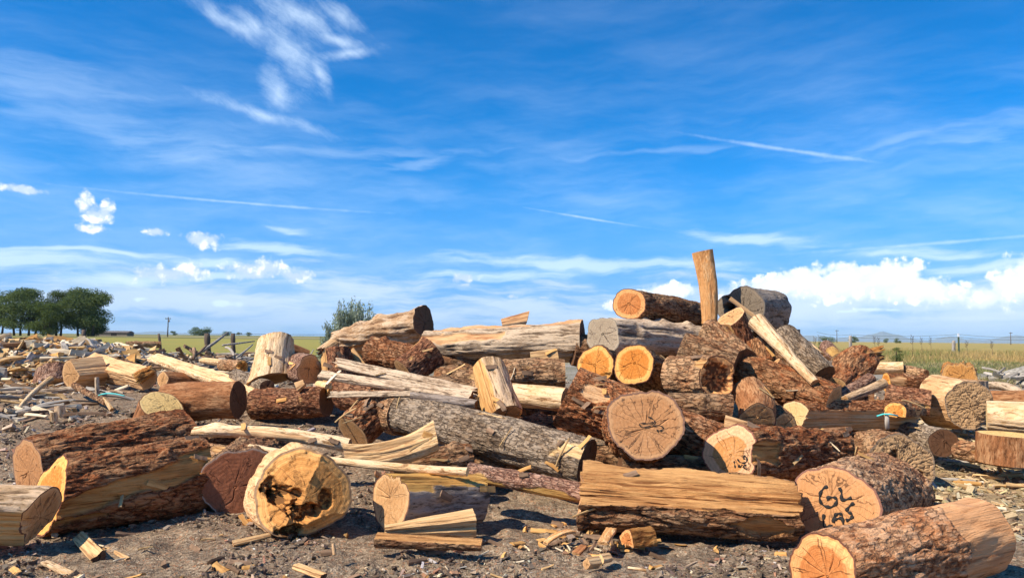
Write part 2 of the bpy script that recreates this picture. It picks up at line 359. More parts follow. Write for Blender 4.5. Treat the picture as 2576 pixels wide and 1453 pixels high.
def log(label, A, B, ra, rb, bark='red', fA='tan', fB='tan', flats=(), patches=(), lump=.05, bend=(0, 0), tiltA=(0, 0), tiltB=(0, 0),
        harm=(), rot=None, name='log', cat='log', group=None, key=None, res=1.0, depthk=1.0, ragged=(0, 0), kA=None, kB=None, bump_at=(), surf=None, chip=(), flare=0, twist=0, pith=(0, 0), squash=1.0):
    seed = random.random() * 90
    da = A[2] if A[2] else rest_depth(A[0], A[1], ra)
    db = B[2] if B[2] else rest_depth(B[0], B[1], rb)
    a, b = P(A[0], A[1], da), P(B[0], B[1], db)
    RA, RB = ra * da / FPX, rb * db / FPX
    x, y, z, L = frame(a, b)
    d = (da + db) / 2
    e = max(.0068, .00125 * d) / res
    R = max(RA, RB)
    nt = int(np.clip(2 * pi * R / e, 20, 290)); nz = int(np.clip(L / (1.8 * e), 14, 210))
    st, dep, s, an = BK[bark][:4]; dep = dep * depthk * min(1.0, 0.45 + R / 0.35)
    s = s * min(1.0, 0.5 + R / 0.4)
    T, TH = np.meshgrid(np.linspace(0, 1, nz), np.linspace(0, 2 * pi, nt, endpoint=False), indexing='ij')
    T = T.ravel(); TH = TH.ravel(); c, sn = np.cos(TH), np.sin(TH)
    q = np.stack([c * R, sn * R, T * L], 1)
    r = RA * (1 - T) + RB * T
    r = r * (1 + lump * 2 * (fbm(np.stack([c * 1.1, sn * 1.1, T * L * 1.3], 1) + seed, 3) - .5) * 2)
    for (k, am, ph) in harm: r = r * (1 + am * np.cos(k * (TH - R_(ph))))
    if flare: r = r * (1 + flare * (1 - T) ** 3)
    h = height(st, q, s, an, seed)
    bare = np.zeros(len(r))
    barked = bark in ('red', 'redplate', 'purple', 'grey', 'lichen', 'dark', 'fuzzy')
    if barked and L > .4 and R > .1 and not flats:
        rs_ = random.Random(label)
        patches = list(patches); bump_at = list(bump_at)
        for _ in range(rs_.choice([0, 1, 1, 2])):
            c_ = rs_.uniform(.1, .9); a_ = rs_.uniform(-20, 110); patches.append((c_ - rs_.uniform(.03, .10), c_ + rs_.uniform(.03, .10), a_ - rs_.uniform(5, 15), a_ + rs_.uniform(5, 15)))
        for _ in range(rs_.choice([0, 1, 2])):
            bump_at.append((rs_.uniform(.15, .85), rs_.uniform(-30, 120), rs_.uniform(.02, .05), rs_.uniform(.03, .06)))
        if ragged == (0, 0): ragged = (0, 0)
    edge = (fbm(np.stack([c * R * 9, sn * R * 9, T * L * 4], 1) + seed + 5, 3) - .5)
    for pt in patches:
        t0, t1, a0, a1 = pt[:4]; sk = pt[4] if len(pt) > 4 else 0
        ac, aw = R_((a0 + a1) / 2) + R_(sk) * (T - .5), R_((a1 - a0) / 2)
        dth = np.abs((TH - ac + pi) % (2 * pi) - pi)
        k = np.minimum(np.minimum((T - t0) * L, (t1 - T) * L) if True else 0, (aw - dth) * R) + edge * 0.16
        if t0 > 0 and t1 < 1:
            hl, hw = (t1 - t0) * L / 2, aw * R
            k = (1 - np.sqrt(((T - (t0 + t1) / 2) * L / hl) ** 2 + (dth * R / hw) ** 2)) * min(hl, hw) + edge * .14
        if t0 <= 0: k = np.where(T < (t0 + t1) / 2, (aw - dth) * R + edge * .16, k)
        if t1 >= 1: k = np.where(T > (t0 + t1) / 2, (aw - dth) * R + edge * .16, k)
        bare = np.maximum(bare, sstep(0, .012, k))
    fib = fbm(np.stack([q[:, 0] / .02, q[:, 1] / .02, q[:, 2] / .35], 1) + seed, 3) - .5
    endk = .35 + .65 * sstep(0, .06, np.minimum(T, 1 - T) * L)
    r2 = r + dep * (h - .55) * endk * (1 - bare) - bare * dep * .9 + bare * fib * .006
    coarse = fbm(np.stack([c * R / .11, sn * R / .11, T * L / .30], 1) + seed + 21, 3) - .5
    if L > .25: r2 = r2 + coarse * .05 * min(1, R / .2)
    for fl in flats:
        ang, dist = fl[0], fl[1]; rough = fl[2] if len(fl) > 2 else .014
        isb = fl[3] if len(fl) > 3 else 1.0
        cc = np.cos(TH - R_(ang)); lim = np.where(cc > .05, dist * (RA * (1 - T) + RB * T) / np.maximum(cc, .05), 9)
        lim = lim + (fib * 2 * rough + (fbm(np.stack([q[:, 0] / .09, q[:, 1] / .09, q[:, 2] / .6], 1) + seed + 9, 2) - .5) * rough * 2)
        tn = fbm(np.stack([q[:, 0] / .055, q[:, 1] / .055, q[:, 2] / .9], 1) + seed + 33, 3) * 7
        lim = lim + (np.floor(tn) + sstep(.75, 1, tn - np.floor(tn)) - 3.5) * min(rough, .02) * .55
        hitm = lim < r2
        r2 = np.minimum(r2, lim); bare = np.where(hitm, np.maximum(bare, isb), bare)
    for (bt, ba, bh, bw) in bump_at:       # knots and stubs
        dd = ((T - bt) * L) ** 2 + (((TH - R_(ba) + pi) % (2 * pi) - pi) * R) ** 2
        r2 = r2 + bh * np.exp(-dd / bw ** 2)
    r2 = np.maximum(r2, .004)
    zz = T * L
    tw = TH + twist * T
    c, sn = np.cos(tw), np.sin(tw)
    px, py = c * r2 * squash, sn * r2 / squash if squash != 1 else sn * r2
    bx = 4 * T * (1 - T)
    zz = zz + (1 - T) * (tiltA[0] * px + tiltA[1] * py) + T * (tiltB[0] * px + tiltB[1] * py)
    rg0, rg1 = ragged
    jag = fbm(np.stack([c * 3.2, sn * 3.2, c * 0 + seed], 1), 4) - .5
    jag2 = fbm(np.stack([c * 3.2, sn * 3.2, c * 0 + seed + 7], 1), 4) - .5
    zz = zz + np.where(T < .3, (1 - T / .3), 0) * (jag * 2 * rg0) + np.where(T > .7, ((T - .7) / .3), 0) * (jag2 * 2 * rg1)
    V = np.stack([px + bend[0] * bx, py + bend[1] * bx, zz], 1)
    if L > .3 and R > .1 and not chip:
        rc_ = random.Random(label + 'c'); chip = [(rc_.uniform(-180, 180), rc_.uniform(.2, .6), rc_.uniform(.55, .8))] if rc_.random() < .6 else ()
    V0 = V.copy()
    for (ca, cam_, cthr) in chip:
        lin = np.maximum(0, np.cos(TH - R_(ca)) * (1 + .25 * (fbm(np.stack([c * 4, sn * 4, c * 0 + seed], 1), 3) - .5)) - cthr) * cam_ * RA
        V[:, 2] += lin * np.clip(1 - T * L / (RA * 1.6), 0, 1)
    root = bpy.data.objects.new(name, None); COL.objects.link(root)
    root.empty_display_size = .1
    root.matrix_world = Matrix([[x[0], y[0], z[0], a[0]], [x[1], y[1], z[1], a[1]], [x[2], y[2], z[2], a[2]], [0, 0, 0, 1]])
    tag(root, label, cat, group)
    bname = surf or ('bark' if bark in ('red', 'redplate', 'purple', 'pink', 'grey', 'lichen', 'dark', 'brown', 'fuzzy', 'tanbark') else 'trunk_wood')
    link(bname, mesh(bname, V, grid_faces(nz, nt), bark_mat(bark), {'h': h, 'bare': bare}), root)
    # cut faces
    for end, kind, kk in ((0, fA, kA), (1, fB, kB)):
        if kind is None: continue
        ring = V0[:nt] if end == 0 else V[-nt:]
        nr = int(np.clip(R / (1.1 * e), 6, 60))
        rho = np.linspace(0, 1, nr + 1)[1:]
        if pith == (0, 0): rp_ = random.Random(label + str(end)); pith_ = (rp_.uniform(-.16, .16), rp_.uniform(-.16, .16))
        else: pith_ = pith
        cen = ring.mean(0); cen = cen + (np.array([pith_[0], pith_[1], 0]) * (RA if end == 0 else RB))
        RHO, TT = np.meshgrid(rho, np.arange(nt), indexing='ij'); RHO = RHO.ravel(); TT = TT.ravel()
        F = cen + (ring[TT] - cen) * RHO[:, None]
        th = TT * 2 * pi / nt; Rr = (RA if end == 0 else RB)
        rad = RHO * Rr
        crack = np.zeros(len(F)); rs = random.Random(int(seed * 1000) + end)
        nc = min(3, FC[kind][4] if kk is None else kk)
        cw = max(.0026, e * .42)
        for k in range(nc):
            a0 = rs.random() * 2 * pi
            if kind in ('cracked', 'brown') and k > 3: r0, r1 = rs.uniform(.35, .7), rs.uniform(.75, .97)
            else: r0, r1 = rs.uniform(0, .15), rs.uniform(.45, .95)
            dev = rs.uniform(-.3, .3); wv = rs.uniform(0, .12); wp = rs.random() * 6
            ang = a0 + dev * (RHO - .5) + wv * np.sin(RHO * 9 + wp)
            dd = np.abs((th - ang + pi) % (2 * pi) - pi) * rad
            tap = np.clip((RHO - r0) * 14, 0, 1) * np.clip((r1 - RHO) * 8, 0, 1)
            crack = np.maximum(crack, np.exp(-(dd / cw) ** 2) * tap)
        for k in range(0):
            a0 = rs.random() * 2 * pi; rc = rs.uniform(.3, .9); wd = rs.uniform(.15, .6)
            dd = np.abs(RHO - rc - .02 * np.sin(th * 7 + k)) * Rr
            tap = np.clip((wd - np.abs((th - a0 + pi) % (2 * pi) - pi)) * 5, 0, 1)
            crack = np.maximum(crack, np.exp(-(dd / (cw * .8)) ** 2) * tap)
        uv = F * np.array([1, 1, 0])
        if kind == 'checked':
            f1, f2 = worley(uv / np.array([.020, .055, 1]) * (.8) + seed)
            crack = np.maximum(crack, 1 - sstep(.02, .15, f2 - f1))
        rough = FC[kind][5]
        dz = (fbm(uv / .03 + seed, 3) - .5) * 2 * rough + crack * (.007 if kind != 'checked' else .008)
        if rot is not None and end == 0:
            for (cx, cy, rx, ry, dpth) in rot:
                k = 1 - np.sqrt(((RHO * c[TT] - cx) / rx) ** 2 + ((RHO * sn[TT] - cy) / ry) ** 2)
                k = k + (fbm(uv / .055 + seed + 3, 4) - .5) * 1.0
                msk = sstep(.0, .22, k)
                dz = dz + msk * dpth * (0.6 + .8 * fbm(uv / .03 + 8, 3)); crack = np.maximum(crack, msk * (.35 + .65 * (fbm(uv / .02 + 19, 3) > .45)))
        fall = np.clip((1 - RHO) * 12, 0, 1)
        F[:, 2] += (1 if end == 0 else -1) * dz * fall
        if end == 0:
            for (ca, cam_, cthr) in chip:
                cs__ = np.cos(TH[:nt] - R_(ca))[TT] * (1 + .25 * (fbm(np.stack([c[:nt][TT] * 4, sn[:nt][TT] * 4, F[:, 0] * 0 + seed], 1), 3) - .5))
                lin = np.maximum(0, RHO * cs__ - cthr) * cam_ * RA
                F[:, 2] += lin + np.where(lin > 0, (fbm(uv / .045 + 70, 4) - .5) * min(.09, cam_ * .09) * fall, 0)
        V2 = np.concatenate([[cen + np.array([0, 0, (1 if end == 0 else -1) * .0])], F])
        i = np.arange(nt)
        tri = np.stack([np.zeros(nt, int), 1 + i, 1 + (i + 1) % nt], 1)
        q4 = grid_faces(nr, nt, off=1)
        if end == 0: tri = tri[:, ::-1]; q4 = q4[:, ::-1]
        if end == 1: q4 = q4
        link('cut_face', mesh('cut_face', V2, [tri, q4], face_mat(kind),
             {'dirv': np.concatenate([[[0, 0, 0]], np.stack([np.cos(th), np.sin(th), th * 0], 1)]), 'rn': np.concatenate([[0], RHO]), 'rad': np.concatenate([[0], rad]), 'crack': np.concatenate([[0], crack])}), root)
    info = dict(root=root, a=a, b=b, x=x, y=y, z=z, L=L, RA=RA, tiltA=tiltA)
    if key: LOGS[key] = info
    return info

def tube(pts, rads, nt=8, closed_ends=True):
    pts = np.asarray(pts, float); n = len(pts); V = []
    tang = np.gradient(pts, axis=0)
    tang /= np.linalg.norm(tang, axis=1)[:, None] + 1e-9
    for i in range(n):
        ref = np.array([0, 0, 1.0]) if abs(tang[i][2]) < .9 else np.array([0, 1.0, 0])
        x = np.cross(ref, tang[i]); x /= np.linalg.norm(x); y = np.cross(tang[i], x)
        th = np.linspace(0, 2 * pi, nt, endpoint=False)
        V.append(pts[i] + rads[i] * (np.cos(th)[:, None] * x + np.sin(th)[:, None] * y))
    V = np.concatenate(V); F = [grid_faces(n, nt)]
    if closed_ends:
        F.append(np.arange(nt)[::-1][None, :]); F.append((np.arange(nt) + (n - 1) * nt)[None, :])
    return V, F
def join(parts):
    Vs, Fs, o = [], [], 0
    for V, F in parts:
        Vs.append(V)
        for f in (F if isinstance(F, list) else [F]): Fs.append(f + o)
        o += len(V)
    return np.concatenate(Vs), Fs

INK = flat_mat('black_marker_paint', (.018, .018, .018), (.05, .045, .04), 60)
def marker(key, strokes, w=.010):
    g = LOGS[key]; parts = []
    n = -g['z']
    # plane of the cut: local z = tilt . (x, y)
    nl = np.array([g['tiltA'][0], g['tiltA'][1], -1.0]); nl /= np.linalg.norm(nl)
    n = g['x'] * nl[0] + g['y'] * nl[1] + g['z'] * nl[2]
    M = np.array(g['root'].matrix_world.inverted())
    for st in strokes:
        pts = []
        for (sx, sy) in st:
            r = ray(sx, sy); tt = (g['a'] - CAM).dot(n) / r.dot(n); p = CAM + r * tt + n * .004
            pts.append(M[:3, :3] @ p + M[:3, 3])
        pts = np.array(pts)
        k = max(8, len(pts) * 5); u = np.linspace(0, len(pts) - 1, k)
        pts = np.stack([np.interp(u, np.arange(len(pts)), pts[:, j]) for j in range(3)], 1)
        for _ in range(2): pts[1:-1] = (pts[:-2] + 2 * pts[1:-1] + pts[2:]) / 4
        V, F = tube(pts, [w * (.8 + .35 * math.sin(i * .7)) for i in range(k)], 8)
        # press the stroke nearly flat onto the wood
        c = np.repeat(pts, 8, 0); dlt = V - c; V = c + dlt - np.outer(dlt @ nl, nl) * .82
        parts.append((V, F))
    V, F = join(parts)
    link('marker_writing', mesh('marker_writing', V, F, INK), g['root'])
SKY_SAT, SKY_VAL, SKY_HUE, SKY_STR, EXPO, HAZE = 1.35, .95, .5, .15, 0.46, 3.6e-5
SKY_TINT = (.21, .62, .92)
CLOUDS = '''
S_ = 1.0 / SKY_STR
# high thin wisps
st1 = t.noise(t.sc(rot_uv(uvw, .10), (3.2, 15, 1)), 1.0, 7, .62)
st2 = t.noise(t.sc(rot_uv(uvw, -.12), (5, 34, 1)), 1.0, 6, .6)
big = t.noise(uv, 2.6, 3, .5)
elev = t.ss(Vv, .0, .42)
wisp = t.m('MULTIPLY', t.ss(t.m('ADD', t.m('MULTIPLY', st1, .6), t.m('ADD', t.m('MULTIPLY', st2, .4), t.m('MULTIPLY', big, .35))), .54, 1.08), t.ss(Vv, .40, .10, .14, .52))
c1 = blobs(uvw, [(720,125,100,44,48),(795,185,48,22,65),(745,30,120,42,20),(865,40,70,20,25),(575,50,110,18,22),(850,100,80,18,10),(668,284,140,15,13),(640,60,60,22,30),(880,135,80,14,-12),(700,220,60,30,70)])
n8 = t.noise(t.sc(rot_uv(uvw, .55), (16, 75, 1)), 1.0, 7, .72); n9 = t.noise(uv, 30, 5, .65)
k1 = t.ss(t.m('ADD', c1, t.m('MULTIPLY', t.m('SUBTRACT', t.m('ADD', t.m('MULTIPLY', n8, .5), t.m('MULTIPLY', n9, .5)), .5), 3.2)), -.5, 2.2, 0, .85)
# contrails and streaks
c2 = blobs(t.vm('ADD', uv, t.sc(wvec, (.05, .05, 0))), [(1985,378,300,7,12.5),(600,510,460,5,1.0),(1478,549,215,4,9.5),(2380,610,420,6,-2.2)])
k2 = t.ss(t.m('ADD', c2, t.m('MULTIPLY', t.m('SUBTRACT', n9, .5), 1.6)), .0, 1.3, 0, .42)
c3 = blobs(uvw, [(1480,664,600,26,0.5),(705,624,190,20,2),(520,650,110,20,0),(500,680,200,16,0),(90,655,300,34,-2),(2360,642,200,15,4),(2490,672,180,18,0),(230,630,260,10,-2),(1250,690,300,20,-2),(2480,322,300,34,-6),(2300,345,250,18,-10),(820,385,700,22,-3),(200,290,340,60,10),(60,180,260,60,4),(1070,405,130,20,-14),(740,585,90,12,5),(1650,378,260,14,-3),(1900,600,260,18,5),(300,700,200,24,-6),(2540,680,100,14,0)])
nm = t.noise(t.sc(rot_uv(uvw, -.03), (9, 60, 1)), 1.0, 6, .62)
k3 = t.ss(t.m('ADD', c3, t.m('MULTIPLY', t.m('SUBTRACT', nm, .5), 2.4)), .05, 1.0, 0, 1.0)
k3 = t.m('MULTIPLY', k3, t.ss(Vv, .26, .09, .15, .62))
# pale veil low over the horizon
nv = t.noise(t.sc(uvw, (6, 38, 1)), 1.0, 6, .6)
veil = t.m('MULTIPLY', t.ss(t.m('ADD', nv, t.ss(Vv, .14, .03, -.25, .10)), .42, .66), t.ss(Vv, .17, .06))
veil = t.m('MULTIPLY', veil, t.ss(Vv, -.01, .03, .35, .60))
# heaped clouds
n40 = t.noise(uv, 55, 8, .64); n15 = t.noise(uv, 17, 3, .5)
bil = t.n('ShaderNodeTexVoronoi', feature='SMOOTH_F1'); bil.inputs['Scale'].default_value = 62; bil.inputs['Smoothness'].default_value = .3; bil.inputs['Detail'].default_value = 2.5
t.put(bil.inputs['Vector'], t.vm('ADD', uv, t.sc(t.vm('SUBTRACT', t.noise(uv, 60, 3, .6, out=1), (.5, .5, .5)), (.012, .012, 0))))
puff = t.m('ADD', t.m('MULTIPLY', t.m('SUBTRACT', .42, bil.outputs['Distance']), 1.1), t.m('MULTIPLY', t.m('SUBTRACT', n40, .5), 1.3))
cu = blobs(uv, [(213,512,26,38,0),(238,540,40,34,0),(265,535,26,40,10),(232,575,56,15,0),(510,604,68,28,0),(432,690,125,30,-2),(480,684,62,34,0),(405,686,50,26,0),(635,682,110,32,0),(670,674,66,34,0),(745,692,70,25,0),(70,478,90,15,3),(392,583,34,14,0),(1165,700,56,18,0),(1168,716,22,7,0),(1285,746,24,10,0),(1363,748,20,8,0)])
kc = t.ss(t.m('ADD', cu, t.m('MULTIPLY', puff, .60)), -.12, .42)
cb = blobs(uv, [(1960,716,140,40,-8),(2100,722,200,50,0),(2300,735,170,40,4),(2030,705,110,44,0),(2120,698,120,46,0),(2230,700,110,56,0),(2275,690,62,50,0),(2330,720,90,36,10),(1880,745,100,34,-10),(1690,732,96,30,-6),(1640,750,90,30,0),(2545,716,80,54,-30),(2600,700,90,70,0),(2480,750,60,30,-20),(1560,770,50,24,0)])
kb = t.ss(t.m('ADD', cb, t.m('MULTIPLY', puff, .50)), -.12, .22)
cs_ = blobs(uv, [(2150,752,340,40,3),(1950,775,300,44,0),(2420,755,160,30,0),(2190,778,66,9,0),(2180,778,120,9,0),(2480,800,160,9,0),(2550,790,90,9,0)])
ks = t.ss(t.m('ADD', cs_, t.m('MULTIPLY', t.m('SUBTRACT', t.m('ADD', t.m('MULTIPLY', n40, .6), t.m('MULTIPLY', n15, .4)), .5), 1.6)), -.1, .8, 0, .85)
cl = blobs(uv, [(2195,778,70,9,0),(2240,780,34,6,0),(2120,783,50,7,0),(565,763,80,13,0),(1640,790,36,20,0),(1540,775,30,14,0),(355,752,26,9,0)])
kl = t.ss(t.m('ADD', cl, t.m('MULTIPLY', puff, .6)), .0, .5, 0, .8)
# light and shade inside the heaps from the offset puff field
wht = tuple(S_ * q for q in (1.0, 1.0, 1.0)); soft = tuple(S_ * q for q in (.68, .83, 1.0)); grey = tuple(S_ * q for q in (.50, .62, .86)); pinkish = tuple(S_ * q for q in (.72, .79, .94))
shade = t.ss(t.m('ADD', t.m('MULTIPLY', puff, .9), t.m('MULTIPLY', t.m('SUBTRACT', n15, .5), 1.0)), -.55, .05)
base = hs.outputs[0]
hz = t.mix(t.ss(Vv, .26, -.01, 0, .85), base, tuple(S_ * q for q in (.17, .33, .68)))
c = t.mix(wisp, hz, soft)
c = t.mix(k1, c, soft); c = t.mix(k2, c, soft); c = t.mix(veil, c, pinkish); c = t.mix(k3, c, soft)
c = t.mix(ks, c, tuple(S_ * q for q in (.60, .72, .95)))
c = t.mix(kl, c, soft)
c = t.mix(kc, c, t.mix(shade, grey, wht)); skycol = t.mix(kb, c, t.mix(t.ss(t.m('ADD', shade, t.m('MULTIPLY', cb, .6)), .1, 1.0), tuple(S_ * q for q in (.70, .79, .95)), tuple(S_ * q for q in (1.06, 1.06, 1.06))))
'''
# ------------------------------------------------------------------ the logs, one by one (x, y, metres ahead)
N = None
# -- front row
log('weathered grey and tan split log with long dark checks beside the big red log', (98,1300,4.75), (-190,1292,4.55), 74, 76, 'greytan', 'tan', 'tan',
    flats=[(150,.75,.01,.3),(-120,.6,.01)], tiltA=(-.25,-.35), kA=2, patches=[(.05,.2,40,75),(.3,.5,95,130)], lump=.03)
log('red barked log with a brown cut end leaning behind the yellow striped log', (70,1186,5.9), (468,1108,6.9), 76, 74, 'red', 'brown', 'tan', lump=.09, kA=3,
    bump_at=[(.35,10,.03,.15)], tiltA=(0,.1), res=1.1)
log('large dark red barked log with a long yellow split stripe and an orange end', (122,1246,5.15), (494,1196,5.95), 92, 95, 'red', 'orange', 'tan', lump=.05,
    patches=[(0,1,66,98,-48),(.0,.34,112,132)], tiltA=(.25,.0), res=1.15, kA=1)
log('short log with a cracked dark red cut end, shaded beside the rotten log', (604,1213,5.75), (660,1150,7.0), 92, 70, 'dark', 'red', 'tan',
    harm=[(3,.06,40),(2,.05,90)], kA=9, lump=.05)
log('yellow tan short log with rotten black hollows in its cut end', (775,1240,5.02), (716,1226,5.62), 106, 92, 'tanwood', 'rotten', 'tan', chip=[(-62,1.35,.12),(170,.5,.6)], harm=[(3,.07,-10),(2,.03,60)],
    rot=[(-.02,-.40,.34,.34,.15),(-.40,-.02,.30,.34,.14),(-.10,.40,.30,.16,.07),(-.78,-.32,.22,.26,.13),(.25,-.70,.26,.2,.07)], kA=3, lump=.06, pith=(-.1,.0), tiltA=(0,-.12), res=1.2,
    bump_at=[(.3,-5,.045,.09),(.7,-20,.03,.12)], patches=[(0,1,-70,20)])
log('blue grey stained short log with a splintered yellow top and a tan cut end', (984,1256,5.2), (1203,1247,5.55), 71, 58, 'bluegrey', 'tan', 'tan', harm=[(3,.05,170),(2,.05,0)], 
    patches=[(0,1,-40,38),(0,.3,38,70)], flats=[(12,.80,.02)], kA=8, tiltA=(.0,.30), lump=.03)
log('pale yellow split slab resting against the blue grey log', (968,1334,4.98), (1194,1312,5.12), 14, 36, 'yellow', N, 'cream', flats=[(20,.55,.014),(100,.7,.012)], name='split_slab', cat='split wood', res=1.3)
log('narrow dark edged split rail lying on the dirt in front of the blue grey log', (946,1356,4.78), (1212,1368,4.72), 21, 17, 'dark', 'yellow', 'tan', flats=[(15,.45,.006),(-120,.5,.01)], name='split_rail', cat='split wood', res=1.3, depthk=.5, kA=1)
log('long pale debarked pole slanting over the rotten log toward the blue grey log', (628,1124,5.9), (1176,1186,5.35), 9, 11, 'pale', 'cream', 'cream', lump=.05, name='pole', cat='pole', bend=(-.03,0), res=1.4, kA=1,kB=1)
log('curved pale split slab with a broad end pointing up at the grey barked log', (866,1142,5.95), (1096,1096,6.1), 26, 38, 'yellow', 'cream', 'cream', flats=[(60,.72,.012)], bend=(-.06,0), name='split_slab', cat='split wood', res=1.2)
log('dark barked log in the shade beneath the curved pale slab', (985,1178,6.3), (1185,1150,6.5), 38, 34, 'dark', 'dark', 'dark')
log('dark grey log end wedged between the big red log and the shaded red cut end', (520,1150,6.4), (640,1165,6.2), 34, 34, 'lichen', 'dark', 'dark')
log('twisting pale branch with a dark hollow in it lying behind the rotten log', (488,1086,6.7), (880,1120,6.5), 13, 17, 'pale', 'tan', 'tan', lump=.16, bend=(.05,.02), name='branch', cat='branch', res=1.4, bump_at=[(.15,0,.03,.1)], patches=[(.3,.8,60,140)])
log('short dark piece of bark covered branch beside the twisting pale branch', (500,1100,6.9), (640,1106,6.7), 17, 14, 'dark', 'dark', 'dark', lump=.14, name='branch', cat='branch')
log('thin pink barked log with a bare yellow underside beside the blue grey log', (1178,1183,5.75), (1466,1240,5.5), 21, 25, 'pink', 'tan', 'tan', patches=[(0,1,95,170)], lump=.06, res=1.3)
log('long half log with a broad honey coloured split face above shaggy dark bark', (1462,1243,5.40), (2008,1278,5.12), 87, 70, 'dark', 'brown', 'tan', flats=[(30,.48,.026)], lump=.06, res=1.25,
    patches=[(.70,.97,98,150)], ragged=(.05,.05), tiltA=(0,0), depthk=1.4, kA=2, harm=[(2,.05,10)])
log('log with black letters GL and LM5 on its cracked cut end', (2096,1264,5.2), (2232,1226,6.15), 94, 90, 'fuzzy', 'cracked', 'tan', harm=[(2,-.13,0),(3,.05,-20)], key='gl', kA=34, pith=(0,0), lump=.05, res=1.25, tiltA=(.1,.12), depthk=1.3)
log('reddish log before the lettered log, missing its bark at the far end', (2070,1447,3.82), (2462,1350,4.42), 97, 97, 'tanbark', 'orange2', 'cream', patches=[(.66,1,-60,200),(.0,.5,118,175)], kA=8,
    harm=[(2,.05,0)], lump=.03, res=1.2, tiltA=(.0,.10), depthk=1.2)
log('short log with a crumbling orange brown cracked end behind the lettered log', (2268,1176,6.7), (2205,1160,7.3), 82, 78, 'lichen', 'checked', 'tan', harm=[(3,.05,90)], kA=14, tiltA=(0,.15),
    rot=[(.35,-.1,.25,.12,.06),(-.2,.55,.2,.14,.05),(-.5,.5,.2,.2,.05)])
log('reddish log with number sixteen written on its pale cut end', (1836,1142,6.15), (2112,1142,6.75), 66, 52, 'red', 'pinktan', 'tan', harm=[(2,.10,0),(3,.06,150)], key='sixteen', kA=2, lump=.05, tiltA=(.1,.50),
    patches=[(.0,.22,60,110)], res=1.2, depthk=1.2)
log('log with a looping black scrawl on its wide brown cut end', (1625,1066,5.95), (1606,1082,7.0), 90, 84, 'red', 'brown', 'tan', harm=[(2,-.06,0),(3,.03,60)], key='eight', kA=26, lump=.03, tiltA=(.12,0), res=1.2)
log('thick red barked log slanting down behind the scrawled log, with a bare orange patch', (1424,996,6.95), (1822,1128,6.75), 78, 58, 'redplate', 'orange', 'orange', patches=[(.06,.24,42,84)], lump=.05, res=1.2, tiltA=(.15,0))
# -- orange ends and middle right of the pile
log('log with a bright orange cut end half hidden by the thick red barked log', (1497,918,7.8), (1575,958,8.7), 49, 44, 'dark', 'orange', 'tan', kA=6, tiltA=(0,0))
log('log with a round bright orange cut end fully visible above the thick red barked log', (1595,917,7.5), (1690,978,8.7), 51, 47, 'dark', 'orange', 'tan', kA=6, key='o2', tiltA=(-.05,.0))
log('log with a dark brown hollowed end below the grey lichen barked log', (1806,946,7.15), (1690,946,7.5), 50, 48, 'lichen', 'orange2', 'tan', rot=[(0,0,.9,.9,.05)], tiltA=(0,-.55), harm=[(2,.03,0)], patches=[(.0,.25,-60,-20)])
log('broad lichen barked log sloping down above the hollow ended log', (1712,886,8.0), (1846,930,7.8), 50, 50, 'lichen', 'dark', 'dark', lump=.06, depthk=1.2)
log('dark lichen barked log at the foot of the upright post', (1782,838,8.6), (1872,912,8.0), 36, 38, 'lichen', 'dark', 'dark', lump=.06)
log('long red barked log slanting down beneath the pale pole', (1842,920,8.2), (2096,1012,7.5), 46, 46, 'red', 'tan', 'tan', lump=.05, depthk=1.2)
log('squat split chunk with orange wood and dark red bark beneath the grey hollow log', (1864,872,8.5), (1836,800,8.5), 34, 40, 'purple', 'tan', 'tan', flats=[(-70,.62,.01)], name='log_chunk', cat='log chunk', tiltB=(-.3,.30), depthk=1.3)
log('grey weathered hollow log on top of the pile', (1864,776,9.2), (1938,782,9.9), 60, 52, 'slate', 'slate', 'slate', harm=[(2,-.09,0),(3,.05,30),(5,.03,0)], rot=[(.12,-.5,.2,.17,.25),(.55,-.62,.10,.16,.06)], kA=4, lump=.05, tiltA=(0,-.0), key='hollow')
log('thin brown plank leaning across the hollow log end', (1836,750,8.95), (1898,796,8.9), 5, 5, 'tanwood', 'tan', 'tan', flats=[(90,.5,.002),(-90,.5,.002)], name='plank', cat='plank', res=1.2)
log('pale debarked pole slanting down from under the hollow log', (1902,806,8.1), (2048,962,7.45), 18, 11, 'pale', 'cream', 'tan', name='pole', cat='pole', lump=.05, res=1.3, kA=1, patches=[(.2,.3,60,100)], flare=.25)
log('grey brown barked log slanting beside the pale pole', (1968,842,8.6), (2070,946,8.1), 34, 33, 'grey', 'tan', 'dark', lump=.04)
log('short red barked stump end between the pale pole and the squat split chunk', (1918,914,8.2), (1914,862,8.3), 35, 33, 'red', 'tan', 'tan', lump=.08)
log('small log with a tan cut end peeping out under the pale pole', (1950,912,7.9), (1992,952,7.9), 16, 16, 'brown', 'tan', 'tan', kA=1)
log('grey stump standing half hidden behind the sloping grey brown log', (1992,862,10.6), (1992,828,10.6), 20, 20, 'grey', 'grey', 'grey', name='stump', cat='stump')
log('thick log with an orange cut end lying on top of the pile', (1582,764,9.2), (1748,796,10.3), 39, 35, 'dark', 'orange2', 'tan', kA=8, lump=.05, tiltA=(0,.45), key='top')
log('bare orange post standing upright on the peak of the pile', (1786,812,9.1), (1768,632,9.1), 19, 26, 'orange', 'tan', 'orange', lump=.07, name='post', cat='post', bend=(0,.02), res=1.4, harm=[(3,.06,30)], tiltB=(0,.1))
log('silver grey weathered log with a flat cracked end under the orange ended top log', (1516,841,8.9), (1772,858,9.6), 45, 36, 'silver', 'grey', 'grey', lump=.11, depthk=2.2, kA=12, tiltA=(0,.45), bump_at=[(.25,80,.03,.06),(.55,0,.05,.08),(.8,10,.05,.07),(.4,-5,.04,.06)], harm=[(2,.04,0),(4,.06,45)])
